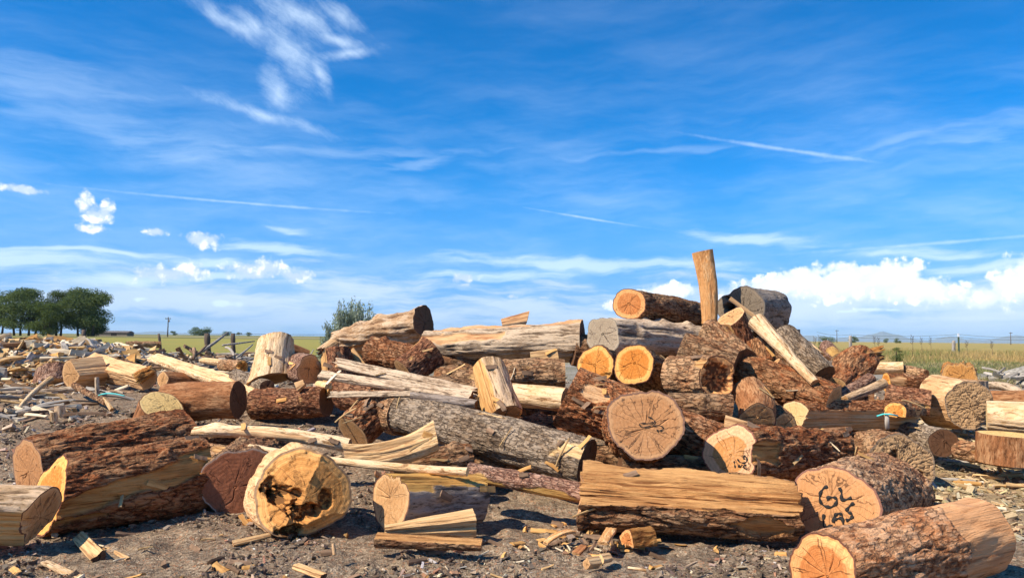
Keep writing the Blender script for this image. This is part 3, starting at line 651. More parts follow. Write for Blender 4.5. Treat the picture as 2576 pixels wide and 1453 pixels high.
log('longest silver and red weathered log spanning the middle of the pile top', (1078,868,10.5), (1466,857,9.7), 44, 54, 'silver', 'tan', 'dark', lump=.08, depthk=2.4, patches=[(0,1,-20,38),(0,.55,52,88)], bump_at=[(.3,100,.04,.1),(.92,120,.03,.08)], tiltB=(0,.14), flats=[(150,.85,.02,.0)], ragged=(.06,0), rot=None)
log('pointed grey splinter rising behind the longest weathered log', (1262,812,11.5), (1328,798,11.5), 10, 16, 'silver', N, 'dark', name='log_chunk', cat='log chunk', flats=[(60,.5,.01)], tiltB=(.5,0))
log('huge gnarled pale log with ropy ridges beside the willow bush', (856,866,11.6), (1066,812,10.9), 36, 47, 'gnarlwood', 'tan', 'dark', lump=.16, twist=.9, depthk=1.7, ragged=(.25,.02), harm=[(3,.10,20),(5,.05,60)], bump_at=[(.55,-10,.05,.12),(.3,20,.06,.1),(.75,60,.05,.1),(.15,70,.06,.1)], patches=[(.1,.9,100,160)])
log('broken grey root flare at the lower end of the gnarled pale log', (812,885,11.3), (880,845,11.6), 14, 24, 'greytan', 'dark', N, lump=.2, name='root', cat='root', ragged=(.15,.05), depthk=2.5)
log('reddish furrowed log propped under the gnarled pale log', (934,886,9.7), (1062,914,9.4), 41, 38, 'redplate', 'tan', 'tan', lump=.04)
log('brown barked log tilted up with a bare yellow stripe on its top', (1018,940,8.8), (1088,884,9.0), 40, 42, 'purple', 'tan', 'brown', patches=[(.2,1,-35,-5)], lump=.04)
log('pale debarked stump leaning upright near the field', (684,955,9.6), (694,856,9.9), 51, 41, 'pale', 'tan', 'pale' if False else 'tan', lump=.07, name='stump', cat='stump', flare=.10, bend=(0,.0), harm=[(2,.04,80)], depthk=1.6, tiltA=(-.35,.15))
log('dark flared root sloping off the pale debarked stump', (700,880,10.2), (778,892,10.3), 30, 9, 'brown', N, 'dark', name='root', cat='root', lump=.08)
log('short log with a tan cut end turned toward the grey splinter bundle', (780,930,9.2), (742,924,9.9), 36, 34, 'pink', 'tan', 'tan', kA=7, tiltA=(0,.30), harm=[(3,.05,0)])
log('upright dark barked stump with a pale split face beside the tan ended log', (850,985,9.0), (840,890,9.2), 44, 44, 'purple', 'tan', 'cream', flats=[(-62,.60,.008)], name='stump', cat='stump')
log('orange split wedge behind the grey splinter bundle', (880,890,9.3), (912,925,9.2), 24, 16, 'brown', 'orange', 'orange', flats=[(80,.3,.01),(-60,.4,.01)], name='log_chunk', cat='log chunk')
log('red barked log leaning down below the splinter bundle', (968,1012,7.5), (888,1088,7.2), 48, 50, 'redplate', 'tan', 'tan', lump=.04)
log('dark purple barked log buried under the grey splinter bundle', (860,985,8.3), (1010,1010,8.0), 42, 40, 'purple', 'dark', 'dark')
log('long grey barked log flecked with lichen stretching across the middle of the pile', (1008,1036,7.3), (1478,1158,6.05), 48, 57, 'grey', 'dark', 'dark', lump=.04, patches=[(.88,1,40,80)], res=1.25, tiltA=(.2,-.1), tiltB=(.1,.15), bump_at=[(.3,60,.025,.05),(.6,80,.02,.05),(.5,30,.02,.05)])
log('ring of loose bark at the end of the long grey barked log', (992,1034,7.38), (1018,1040,7.28), 55, 56, 'lichen', 'dark', 'dark', name='bark_ring', cat='bark', depthk=.8)
log('pale debarked log standing on end before the rusty log in the middle of the pile', (1268,1050,7.0), (1228,926,7.35), 50, 40, 'greytan', 'tan', 'tan', lump=.04, name='stump', cat='stump', tiltB=(.15,-.1), depthk=1.3, patches=[(0,1,-150,-30)])
log('whitish debarked log lying flat beside the upright pale log', (1288,992,7.9), (1424,1006,7.6), 28, 30, 'pale', 'cream', 'tan', lump=.05)
log('shaggy brown log behind the whitish debarked log', (1256,940,8.6), (1420,938,8.6), 34, 36, 'lichen', 'tan', 'dark', lump=.07, depthk=1.2)
log('greyish log with a torn tan patch in the hollow under the longest weathered log', (1106,950,8.9), (1270,962,8.5), 30, 33, 'lichen', 'tan', 'tan', patches=[(.55,.7,40,90)], lump=.07)
log('pale split block poking up behind the shaggy brown log', (1336,905,9.2), (1404,896,9.2), 20, 18, 'yellow', 'cream', 'grey', name='log_chunk', cat='log chunk', flats=[(70,.6,.01)])
log('rough dark log with an orange knot at one end on the bark litter', (640,1016,N), (822,1008,9.0), 38, 38, 'purple', 'dark', 'dark', lump=.06, bump_at=[(.78,70,.05,.07),(.9,50,.05,.06)], patches=[(.72,.80,55,100)])
log('smooth brown log lying behind the yellow topped stump', (418,1010,8.7), (600,1004,8.6), 46, 46, 'brown', 'tan', 'dark', lump=.03, res=1.2)
log('rusty stump with a slanting yellow cut top', (380,1085,8.1), (407,1018,8.2), 52, 50, 'brown', 'tan', 'yellow', name='stump', cat='stump', tiltB=(-.75,-.30), lump=.03, flare=.12, kB=4, res=1.2)
# -- grey splinters
log('uppermost long grey splintered rail of the bundle', (848,912,7.7), (1196,990,7.2), 13, 17, 'silver', 'tan', 'dark', flats=[(60,.5,.01,.0),(-60,.6,.01,.0)], name='splintered_rail', cat='split wood', lump=.1, res=1.5, ragged=(.1,.1), depthk=1.3)
log('middle grey splintered rail with a blunt square end', (806,942,7.6), (1185,996,7.1), 13, 15, 'silver', 'grey', 'dark', flats=[(40,.5,.01,.0)], name='splintered_rail', cat='split wood', lump=.1, res=1.5, depthk=1.3)
log('lowest and thinnest grey splinter of the bundle', (832,992,7.4), (1050,988,7.1), 9, 7, 'silver', 'grey', 'grey', flats=[(60,.4,.01,.0)], name='splintered_rail', cat='split wood', lump=.12, res=1.5, ragged=(.12,.1))
log('blackened slat under the grey splinter bundle touching the upright pale log', (1035,992,7.1), (1198,1014,6.95), 12, 13, 'bluegrey', 'dark', 'dark', flats=[(0,.6,.01,.0)], name='splintered_rail', cat='split wood', lump=.08, res=1.4)
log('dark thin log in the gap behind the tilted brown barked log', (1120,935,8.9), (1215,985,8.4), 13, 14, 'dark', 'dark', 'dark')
# -- right part of the pile
log('light brown barked log pointing its pale rim at the bent brown log', (1680,1018,7.0), (1838,1026,6.9), 30, 32, 'lichen', 'tan', 'cream', tiltB=(.1,.10), patches=[(.75,1,-50,10)])
log('bent brown log standing beside the dark ended log', (1906,1052,6.9), (1884,985,7.3), 44, 42, 'brown', 'tan', 'brown', lump=.09, bend=(0,.03), harm=[(3,.06,0)], depthk=2.5)
log('tan split wedge under the bent brown log', (1822,1066,6.75), (1884,1078,6.7), 22, 16, 'tanwood', 'tan', 'tan', flats=[(60,.4,.01),(180,.5,.01)], name='log_chunk', cat='log chunk')
log('dark barked log whose shaded cut end faces the pale ended split log', (1976,1066,7.05), (1938,1030,7.6), 27, 26, 'dark', 'tan', 'dark', kA=2, tiltA=(0,.3))
log('long half log with a cream cut end and a bare shaded side', (2002,1046,7.4), (2290,1044,7.9), 40, 36, 'redplate', 'cream', 'dark', flats=[(118,.62,.01)], tiltA=(-.1,.30), kA=1, lump=.05, res=1.2)
log('short log with a half round orange cut end beside the cream ended log', (2252,1038,7.55), (2300,1034,8.2), 27, 27, 'dark', 'orange', 'tan', kA=1, flats=[(180,.4,.01)])
log('smooth grey split billet leaning on the red logs', (2124,1004,7.9), (2222,964,8.1), 12, 14, 'greytan', 'tan', 'grey', flats=[(-40,.6,.01,.0)], name='split_billet', cat='split wood', res=1.3)
log('pinkish rough branch log behind the smooth grey billet', (2110,1000,8.3), (2192,952,8.5), 15, 15, 'pink', 'tan', 'tan', lump=.1)
log('leaning red barked log with a pale slanting cut rim', (2100,984,8.8), (2156,914,9.3), 40, 44, 'red', 'tan', 'brown', tiltB=(.1,.5), patches=[(0,.6,80,130)])
log('jagged rotten orange log stub jutting above the leaning red log', (2130,912,10.2), (2208,888,10.2), 20, 17, 'rot', 'orange', 'dark', ragged=(0,.28), name='log_chunk', cat='log chunk', lump=.12, depthk=1.5, harm=[(3,.1,50)])
log('pale grey pink log tilted down behind the grey brown barked log', (2030,868,12.5), (2066,898,12.0), 12, 13, 'grey', 'tan', 'tan', patches=[(.3,1,-60,10)])
log('pink barked log seen over the leaning red log', (2078,872,12.4), (2110,908,11.6), 18, 20, 'pink', 'tan', 'tan', patches=[(.5,1,-30,60)])
log('small brown log with a black cut end behind the leaning red log', (2078,907,10.6), (2052,904,11.4), 12, 12, 'brown', 'dark', 'dark')
log('short grey log with a shaded end beside the leaning red log', (2094,918,10.4), (2082,945,10.0), 13, 14, 'grey', 'dark', 'dark')
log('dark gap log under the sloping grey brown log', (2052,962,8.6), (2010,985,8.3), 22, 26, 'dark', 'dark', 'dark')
log('red log with dark bark lying crosswise before the orange rotten round', (2228,960,9.7), (2368,968,9.7), 22, 20, 'redplate', 'orange', 'orange', patches=[(0,.25,60,110)])
log('thick purple red log behind the long half log with the cream end', (2226,998,8.8), (2340,1014,8.6), 34, 32, 'purple', 'orange', 'dark')
log('sliver of orange wood lying on the thick purple red log', (2206,1010,8.2), (2306,1018,8.0), 10, 9, 'orange', 'orange', 'orange', name='split_slab', cat='split wood', flats=[(0,.4,.006)], ragged=(.1,.1))
log('weathered ribbed pale log by the dry weeds', (2186,926,12.5), (2272,924,12.3), 15, 14, 'pale', 'tan', 'tan', depthk=3)
log('flattened brown bark log beyond the ribbed pale log', (2272,930,12.4), (2330,940,12.0), 14, 10, 'lichen', 'tan', 'tan')
log('rough round of rotten orange wood near the weeds', (2416,945,11.4), (2412,936,12.2), 40, 34, 'rot', 'rotten', 'tan', flats=[(180,.35,.02),(0,.75,.04)], name='log_chunk', cat='log chunk', lump=.12)
log('large tan log with a finely checked cut end', (2440,1018,8.5), (2352,1008,8.95), 58, 60, 'tanwood', 'checked', 'tan', tiltA=(0,-.45), lump=.04, depthk=1.6, res=1.3, harm=[(2,.06,0)])
log('grey stump standing behind the large checked log', (2420,1050,9.6), (2420,954,9.6), 54, 56, 'silver', 'tan', 'tan', name='stump', cat='stump', depthk=.8, patches=[(0,1,-60,-10)])
log('white plank lying on the grey stump', (2330,955,9.3), (2458,962,9.2), 6, 7, 'pale', 'cream', 'cream', flats=[(0,.5,.002,0)], name='plank', cat='plank', res=1.2)
log('pale log with long splits stacked on the yellow topped stump', (2482,1046,7.7), (2640,1056,7.4), 38, 44, 'pale', 'cream', 'cream', lump=.05, patches=[(.3,.5,70,100)], depthk=2.0, res=1.2, tiltA=(0,.1))
log('wide brown stump with a flat yellow top carrying the pale split log', (2545,1164,7.05), (2545,1092,7.05), 80, 78, 'brown', 'tan', 'yellow', name='stump', cat='stump', depthk=2, res=1.1)
log('grey log with a split shaded end in the sawdust', (2374,1114,7.35), (2236,1078,8.1), 34, 28, 'grey', 'dark', 'tan', tiltA=(0,-.35), kA=2)
log('orange brown barked log just past the shaded end of the grey log', (2402,1128,7.4), (2542,1150,7.0), 22, 25, 'lichen', 'dark', 'brown', patches=[(.1,.95,60,110)], tiltB=(0,-.3))
log('little round log with a yellow end on the sawdust', (2070,1086,7.1), (2134,1082,7.3), 10, 10, 'brown', 'yellow', 'tan', kA=0)
log('grey driftwood branch on the dry dirt', (2472,972,10.5), (2590,1004,9.6), 9, 11, 'silver', 'tan', 'tan', lump=.15, bend=(.08,0), name='branch', cat='branch')
log('hollow bark shell lying behind the pale split log', (2480,1006,9.2), (2590,1010,8.9), 24, 28, 'brown', 'dark', 'dark', flats=[(180,.2,.02)], name='bark_shell', cat='bark')
# -- left part
log('flat sided tan slab log at the foot of the firewood heap', (182,940,12.2), (262,932,12.6), 36, 36, 'tanwood', 'tan', 'tan', flats=[(50,.5,.008),(130,.65,.01)], tiltA=(0,.25), lump=.04)
log('long tan slab log sloping down beside the flat sided slab log', (222,915,13.6), (366,950,11.6), 32, 30, 'tanwood', 'tan', 'tan', flats=[(35,.5,.008),(120,.6,.01)], lump=.04, key='slab')
log('knobbly pinkish barked stump by the firewood heap', (132,976,12.9), (132,936,13.1), 42, 38, 'pink', 'tan', 'tan', name='stump', cat='stump', depthk=3)
log('small grey brown log with an oval tan end in the scrap wood', (408,954,11.3), (500,958,11.6), 20, 17, 'brown', 'tan', 'tan', tiltA=(0,.4), kA=1)
log('long pale split log sloping down to the smooth brown log', (386,900,13.2), (655,985,9.3), 15, 22, 'pale', 'cream', 'orange', flats=[(30,.5,.01)], patches=[(0,1,-60,-10)], lump=.06, depthk=2, name='split_log', cat='split wood', res=1.3)
log('pale split slab lying in the grey stick heap', (508,904,14.0), (584,914,13.4), 9, 10, 'pale', 'cream', 'tan', flats=[(20,.4,.01)], name='split_slab', cat='split wood')
log('log with a shredded rusty end in the grey stick heap', (610,922,12.8), (560,918,13.4), 15, 14, 'lichen', 'orange', 'tan', ragged=(.1,0), depthk=1.5)
log('grey barked log with a dark round end under the pale leaning stump', (672,972,9.2), (592,946,10.2), 17, 17, 'grey', 'dark', 'tan', kA=2, tiltA=(0,-.3))
log('tan wedge standing under the tan ended short log', (746,974,8.9), (766,962,8.9), 14, 9, 'tanwood', 'tan', 'tan', name='log_chunk', cat='log chunk', flats=[(60,.4,.008)])
log('cream split end lying on the rough dark log', (800,968,8.8), (826,974,8.7), 12, 12, 'yellow', 'cream', 'cream', name='log_chunk', cat='log chunk', flats=[(170,.3,.01)])
log('shredded yellow bark heap beside the long tan slab log', (345,952,11.5), (385,930,11.6), 15, 13, 'rot', 'yellow', 'yellow', name='log_chunk', cat='log chunk', depthk=2, lump=.2, ragged=(.1,.1))
log('long flat grey board stretched over the scrap wood', (-60,993,10.9), (196,976,11.2), 10, 8, 'silver', 'grey', 'grey', flats=[(0,.45,.003,0)], name='board', cat='board', res=1.3)
log('second grey board below the long flat grey board', (-60,1006,10.4), (130,988,10.8), 7, 7, 'greytan', 'grey', 'grey', flats=[(0,.45,.003,0)], name='board', cat='board', res=1.3)
log('forked pale branch slanting up over the grey boards', (46,1030,9.6), (130,952,10.2), 5, 7, 'pale', 'tan', 'tan', name='branch', cat='branch', lump=.12, bend=(.03,0), res=1.4)
log('dark stick sloping down toward the turquoise cord', (186,968,10.6), (266,1014,9.5), 7, 6, 'dark', 'tan', 'tan', name='branch', cat='branch', lump=.1)
log('small upright stake before the flat sided slab log', (245,992,10.5), (244,948,10.5), 5, 5, 'silver', 'tan', 'tan', name='stake', cat='stake', res=1.2)
log('wide orange plank lying on the slope of the firewood heap', (94,892,15.6), (172,922,14.2), 8, 8, 'yellow', 'orange', 'orange', flats=[(0,.4,.002),(180,.4,.002)], name='plank', cat='plank', res=1.2)
log('pale orange plank across the crest of the firewood heap', (214,866,17.0), (272,898,15.6), 7, 8, 'yellow', 'orange', 'cream', flats=[(0,.4,.002),(180,.4,.002)], name='plank', cat='plank', res=1.2)
log('pale cut block standing in the bark litter before the scrap wood', (152,1052,9.2), (150,1020,9.2), 13, 11, 'greytan', 'tan', 'tan', name='log_chunk', cat='log chunk')
log('shorter rounded block beside the pale cut block', (136,1060,8.9), (135,1036,8.9), 9, 8, 'greytan', 'tan', 'tan', name='log_chunk', cat='log chunk')
log('pinkish splinter standing near the turquoise cord', (282,1030,9.4), (262,1000,9.5), 6, 4, 'yellow', 'tan', 'tan', name='split_billet', cat='split wood')
# -- small pieces in front
log('short pale split billet lying in front of the big red log', (196,1352,4.88), (247,1401,4.56), 18, 18, 'yellow', 'orange', 'dark', flats=[(40,.5,.006),(140,.6,.01)], name='split_billet', cat='split wood', res=1.6, kA=0)
log('thin reddish splinter beside the short pale split billet', (246,1366,4.9), (322,1404,4.6), 4, 6, 'yellow', 'tan', 'tan', name='splinter', cat='splinter', res=1.6, flats=[(20,.3,.003)])
log('grey white board cut off by the bottom edge of the picture', (112,1412,4.45), (240,1470,4.15), 9, 12, 'pale', 'cream', 'cream', flats=[(0,.35,.002,0)], name='board', cat='board', res=1.6)
log('tan split stick on the dirt before the rotten log', (586,1366,4.85), (680,1344,4.98), 9, 7, 'yellow', 'tan', 'tan', flats=[(30,.4,.004)], name='splinter', cat='splinter', res=1.6)
log('yellow chip lying near the picture bottom below the rotten log', (744,1420,4.33), (814,1446,4.2), 13, 12, 'yellow', 'cream', 'dark', flats=[(0,.25,.004),(90,.7,.01)], name='splinter', cat='splinter', res=1.6)
log('small upright sliver of wood below the rotten log', (842,1394,4.55), (838,1366,4.57), 5, 4, 'tanwood', 'tan', 'tan', name='splinter', cat='splinter', res=1.6)
log('orange brown slab of rotten wood half under the rotten log', (610,1318,5.3), (682,1304,5.35), 9, 10, 'rot', 'tan', 'tan', name='splinter', cat='splinter', res=1.4)
log('crumbly orange lump of rotten wood before the long half log', (1575,1360,4.9), (1632,1354,5.0), 27, 30, 'rot', 'orange2', 'orange2', flats=[(180,.4,.02)], name='rotten_lump', cat='wood lump', lump=.12, res=1.6, depthk=.6, harm=[(3,.12,20)])
log('pale cube like wood block lying near the crumbly orange lump', (1476,1416,4.45), (1506,1412,4.5), 16, 16, 'pale', 'tan', 'tan', flats=[(45,.7,.004),(-45,.7,.004),(135,.7,.004)], name='wood_block', cat='wood block', res=1.6)
log('second pale wood block touching the cube like one', (1512,1404,4.55), (1534,1400,4.58), 13, 12, 'pale', 'cream', 'tan', flats=[(30,.6,.004),(-60,.7,.004)], name='wood_block', cat='wood block', res=1.6)
log('red brown inner bark curl before the long half log', (1372,1366,4.85), (1440,1336,5.0), 9, 13, 'orange', 'tan', 'tan', flats=[(0,.3,.003,0),(180,.3,.003,0)], name='bark_curl', cat='bark', res=1.6, bend=(.02,0))
log('broad red brown bark flake next to the crumbly orange lump', (1516,1366,4.8), (1538,1330,5.0), 13, 14, 'orange', 'tan', 'tan', flats=[(0,.3,.003,0),(180,.3,.003,0)], name='bark_curl', cat='bark', res=1.6)
log('red bark flake between the pale wood block and the bark curl', (1448,1392,4.65), (1470,1372,4.7), 13, 11, 'brown', 'tan', 'tan', flats=[(0,.3,.003,0),(180,.3,.003,0)], name='bark_curl', cat='bark', res=1.6)
log('thin white lath on the dirt below the crumbly orange lump', (1580,1427,4.4), (1626,1434,4.36), 3.5, 3.5, 'pale', 'cream', 'cream', name='splinter', cat='splinter', res=1.6)
log('grey twig on the dirt below the long half log', (1722,1428,4.42), (1752,1412,4.5), 3.5, 3, 'silver', 'grey', 'grey', name='twig', cat='twig', res=1.6)
# buried logs that show only through the gaps
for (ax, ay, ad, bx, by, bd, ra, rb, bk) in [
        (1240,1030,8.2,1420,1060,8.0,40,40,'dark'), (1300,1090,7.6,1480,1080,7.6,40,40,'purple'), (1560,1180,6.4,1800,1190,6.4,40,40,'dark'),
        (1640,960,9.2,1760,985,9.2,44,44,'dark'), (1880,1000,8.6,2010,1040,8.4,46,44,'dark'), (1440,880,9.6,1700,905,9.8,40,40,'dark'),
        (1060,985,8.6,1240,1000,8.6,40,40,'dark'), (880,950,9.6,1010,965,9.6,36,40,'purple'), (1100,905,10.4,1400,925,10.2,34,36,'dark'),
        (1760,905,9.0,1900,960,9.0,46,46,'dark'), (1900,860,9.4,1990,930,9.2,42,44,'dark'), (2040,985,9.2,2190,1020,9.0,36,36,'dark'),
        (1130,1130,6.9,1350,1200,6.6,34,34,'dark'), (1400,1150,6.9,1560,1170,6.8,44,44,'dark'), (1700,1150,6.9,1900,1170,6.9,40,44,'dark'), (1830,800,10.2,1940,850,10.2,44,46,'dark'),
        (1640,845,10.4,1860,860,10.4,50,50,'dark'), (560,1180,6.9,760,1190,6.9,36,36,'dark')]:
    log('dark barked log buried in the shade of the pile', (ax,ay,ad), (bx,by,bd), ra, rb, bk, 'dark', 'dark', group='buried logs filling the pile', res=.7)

c2 = lambda pts, ox=1932.0, oy=1069.0, k=.26397: [(ox + a * k, oy + b * k) for a, b in pts]
marker('gl', [c2([(572,580),(530,596),(500,640),(490,690),(505,740),(545,772),(600,780),(645,752),(660,710),(640,688),(600,682),(558,690),(575,712)]),
              c2([(680,590),(702,640),(700,690),(694,712),(740,706),(798,688)]),
              c2([(535,845),(524,900),(545,968),(575,962),(618,952)]),
              c2([(622,925),(626,880),(645,848),(680,836),(704,850),(712,890),(718,942)]), c2([(634,895),(668,886),(708,884)]),
              c2([(822,738),(785,760),(748,806),(762,826),(796,838),(806,866),(785,892),(742,905)])], .0105)
c3 = lambda pts: c2(pts, 1288.0, 1069.0)
marker('sixteen', [c3([(2118,340),(2124,372),(2130,408)]), c3([(2150,322),(2172,352),(2215,362),(2242,342),(2240,310),(2222,290),(2205,300),(2216,324)]),
                   c3([(2160,400),(2166,372),(2176,402),(2196,374)]), c3([(2236,378),(2205,384),(2212,402),(2236,420)])], .007)
c4 = lambda pts: c2(pts, 1288.0, 723.3)
marker('eight', [c4([(1295,1228),(1340,1245),(1362,1275),(1330,1312),(1270,1330),(1222,1318),(1210,1296),(1250,1288),(1300,1292),(1345,1280)]),
                 c4([(1345,1318),(1400,1308),(1438,1325),(1440,1350),(1405,1362),(1380,1352),(1392,1380)])], .0042)
# ------------------------------------------------------------------ ground
def ground_z(x, y):
    p = np.stack([x, y, x * 0], 1)
    near = np.clip(1 - (np.hypot(x, y) - 4) / 40, 0, 1)
    z = gz(x, y)
    z = z + (fbm(p / 1.6 + 40, 3) - .5) * .10 * near + (fbm(p / .35 + 7, 3) - .5) * .075 * near
    z = z + np.maximum(0, fbm(p / .16 + 63, 3) - .54) * .16 * np.clip(1 - (np.hypot(x, y) - 3) / 10, 0, 1)
    z = z + (fbm(p / .07 + 3, 3) - .5) * .036 * np.clip(1 - (np.hypot(x, y) - 3) / 12, 0, 1)
    z = z + (fbm(p / 30 + 3, 2) - .5) * .25 * np.clip((y - 14) / 40, 0, 1) * np.clip(1 - y / 600, 0, 1)
    return z
yn = [-4000, -900, -250, -80, -30, -12, -5, -2, 0, .8, 1.4, 1.8, 2.1]
y = 2.3
while y < 26: yn.append(y); y *= 1.0052
while y < 120: yn.append(y); y *= 1.03
while y < 60000: yn.append(y); y *= 1.22
yn = np.array(yn)
sx = np.concatenate([[-12, -6, -3, -1.8, -1.2], np.linspace(-.86, .86, 420), [1.2, 1.8, 3, 6, 12]])
YY, SS = np.meshgrid(yn, sx, indexing='ij'); YY = YY.ravel(); SS = SS.ravel()
XX = SS * np.sqrt(YY ** 2 + 4)
ZZ = ground_z(XX, YY)
gm, t = new_mat('yard_dirt_and_field')
v = t.n('ShaderNodeTexCoord').outputs['Object']
sep = t.n('ShaderNodeSeparateXYZ'); t.put(sep.inputs[0], v)
X, Y = sep.outputs[0], sep.outputs[1]
n1 = t.noise(v, 2.2, 5, .6); n2 = t.noise(v, 28, 5, .7); n3 = t.noise(v, 110, 3, .7); nb = t.noise(v, .35, 4, .6); nfar = t.noise(v, .045, 4, .6)
vor = t.n('ShaderNodeTexVoronoi'); vor.inputs['Scale'].default_value = 75; t.put(vor.inputs['Vector'], t.vm('ADD', v, t.sc(t.noise(v, 20, 2, .5, out=1), (.05, .05, .05))))
vsep = t.n('ShaderNodeSeparateColor'); t.put(vsep.inputs[0], vor.outputs['Color'])
dirt = t.mix(t.ss(n2, .33, .66), (.115, .076, .047), (.40, .29, .185))
dirt = t.mix(t.ss(t.m('ADD', vsep.outputs[0], t.m('MULTIPLY', n1, .5)), .85, 1.25, 0, .85), dirt, (.56, .43, .29))
dirt = t.mix(t.ss(vsep.outputs[1], .86, .92, 0, .8), dirt, (.42, .21, .11))
dirt = t.mix(t.ss(t.noise(v, 5, 5, .7), .40, .56, .5, 0), dirt, (.11, .083, .062))
dirt = t.mix(t.ss(n1, .56, .74, 0, .55), dirt, (.44, .31, .17))
saw = t.mix(t.ss(n2, .3, .7), (.28, .19, .10), (.52, .38, .20))
ms = t.m('MULTIPLY', t.ss(t.m('ADD', X, t.m('MULTIPLY', n1, 1.5)), 2.7, 3.9), t.m('MULTIPLY', t.ss(Y, 5.3, 6.4), t.ss(Y, 11.5, 9.5)))
dirt = t.mix(t.m('MULTIPLY', ms, t.ss(n1, .25, .55, .3, 1)), dirt, saw)
pale = t.mix(t.ss(nb, .4, .62), (.36, .32, .26), (.24, .215, .15))
pale = t.mix(t.ss(t.noise(v, .9, 3, .6), .55, .65, 0, .8), pale, (.20, .22, .09))
yd = t.m('ADD', Y, t.m('MULTIPLY', t.m('SUBTRACT', nb, .5), 5))
gcol = t.mix(t.ss(yd, 13.0, 17), dirt, pale)
grassy = t.mix(t.ss(t.noise(t.sc(v, (.2, 1, 1)), .5, 4, .6), .35, .65), (.34, .27, .075), (.27, .27, .070))
olive = t.mix(t.ss(nfar, .4, .62), (.17, .18, .065), (.26, .235, .10))
fleft = t.mix(t.ss(t.m('ADD', Y, t.m('MULTIPLY', n1, .01)), 205, 212), grassy, olive)
fleft = t.mix(t.m('MULTIPLY', t.ss(Y, 188, 196), t.ss(Y, 212, 206)), fleft, (.06, .065, .03))
fleft = t.mix(t.m('MULTIPLY', t.ss(Y, 250, 275), t.ss(Y, 500, 330)), fleft, (.30, .25, .12))
fright = t.mix(t.ss(nb, .4, .6), (.42, .29, .10), (.30, .27, .09))
side = t.ss(t.m('SUBTRACT', X, t.m('MULTIPLY', Y, .10)), -8, 14)
field = t.mix(side, fleft, fright)
yb = t.m('ADD', yd, t.m('MULTIPLY', side, -14))
gcol = t.mix(t.ss(yb, 22, 28), gcol, field)
finish(t, gcol, .95, t.m('ADD', t.m('MULTIPLY', n2, 1.0), t.m('ADD', t.m('MULTIPLY', n3, .6), t.m('MULTIPLY', vor.outputs['Distance'], .5))), .9, .018, .08)
g = link('ground', mesh('ground', np.stack([XX, YY, ZZ], 1), grid_faces(len(yn), len(sx), closed=False)[:, ::-1], gm))
tag(g, 'brown dirt yard strewn with bark, running into flat yellow green fields', kind='structure')

# ------------------------------------------------------------------ loose chips (nobody could count them)
def chip_mat():
    m, t = new_mat('mixed_wood_chips')
    c = t.n('ShaderNodeAttribute', attribute_name='col').outputs['Color']
    v = t.n('ShaderNodeTexCoord').outputs['Object']
    n = t.noise(v, 90, 3, .6)
    finish(t, t.mix(t.ss(n, .3, .7, 0, .4), c, (.12, .08, .05)), .9, n, .3, .005)
    return m
CHIP = chip_mat()
def chips(name, label, n, ys, xs, size, pal, wts, clump=0, zf=None, flat=.35, lenr=(1.2, 5.0)):
    y = ys(n); x = xs(n, y)
    if clump:
        k = fbm(np.stack([x, y, x * 0], 1) / .5 + 77, 3) > RNG.uniform(.40, .56, n); x, y = x[k], y[k]; n = len(x)
    z = ground_z(x, y) if zf is None else zf(x, y)
    L = size(n, y); lr = RNG.uniform(*lenr, n); Wd = L / lr; Th = Wd * RNG.uniform(.12, .5, n)
    a = RNG.uniform(0, 2 * pi, n); pit = RNG.normal(0, flat, n); rol = RNG.normal(0, flat * 1.3, n)
    ux = np.stack([np.cos(a) * np.cos(pit), np.sin(a) * np.cos(pit), np.sin(pit)], 1)
    side = np.stack([-np.sin(a), np.cos(a), a * 0], 1)
    nn = np.cross(ux, side); uy = side * np.cos(rol)[:, None] + nn * np.sin(rol)[:, None]; uz = np.cross(ux, uy)
    c = np.stack([x, y, z + Wd * .25 + np.abs(np.sin(pit)) * L * .3], 1)
    cr = []
    for sxx, syy, szz in ((-1,-1,-1),(1,-1,-1),(1,1,-1),(-1,1,-1),(-1,-1,1),(1,-1,1),(1,1,1),(-1,1,1)):
        jx = RNG.uniform(.55, 1.1, n); jy = RNG.uniform(.4, 1.1, n)
        cr.append(c + ux * (sxx * L * .5 * jx)[:, None] + uy * (syy * Wd * .5 * jy)[:, None] + uz * (szz * Th * .5)[:, None])
    V = np.stack(cr, 1).reshape(-1, 3)
    base = np.array([(0,3,2,1),(4,5,6,7),(0,1,5,4),(1,2,6,5),(2,3,7,6),(3,0,4,7)])
    F = (base[None] + (np.arange(n) * 8)[:, None, None]).reshape(-1, 4)
    pal = np.array(pal); ci = RNG.choice(len(pal), n, p=np.array(wts) / sum(wts))
    colr = pal[ci] * RNG.uniform(.65, 1.3, (n, 1)) * RNG.uniform(.93, 1.07, (n, 3))
    o = link(name, mesh(name, V, F, CHIP, {'col': np.repeat(colr, 8, 0)}, smooth=False))
    tag(o, label, kind='stuff')
PAL = [(.13,.092,.068), (.25,.18,.125), (.37,.275,.195), (.56,.42,.27), (.74,.60,.40), (.44,.21,.12), (.54,.49,.43)]
fan = lambda n, y: RNG.uniform(-.92, .92, n) * y
chips('wood_chips', 'dark brown bark crumbs and wood chips covering the yard dirt', 118000, lambda n: 2.6 + 7.5 * RNG.random(n) ** 1.25, fan,
      lambda n, y: RNG.uniform(.005, .023, n) * (1 + (RNG.random(n) < .12) * 1.8), PAL, (28, 26, 18, 10, 4, 8, 6), clump=1)
chips('bark_litter', 'flakes of bark and splinters lying between the logs', 9000, lambda n: 6.5 + 12 * RNG.random(n), fan,
      lambda n, y: RNG.uniform(.03, .13, n), PAL, (18, 22, 22, 16, 10, 12, 12), clump=1)
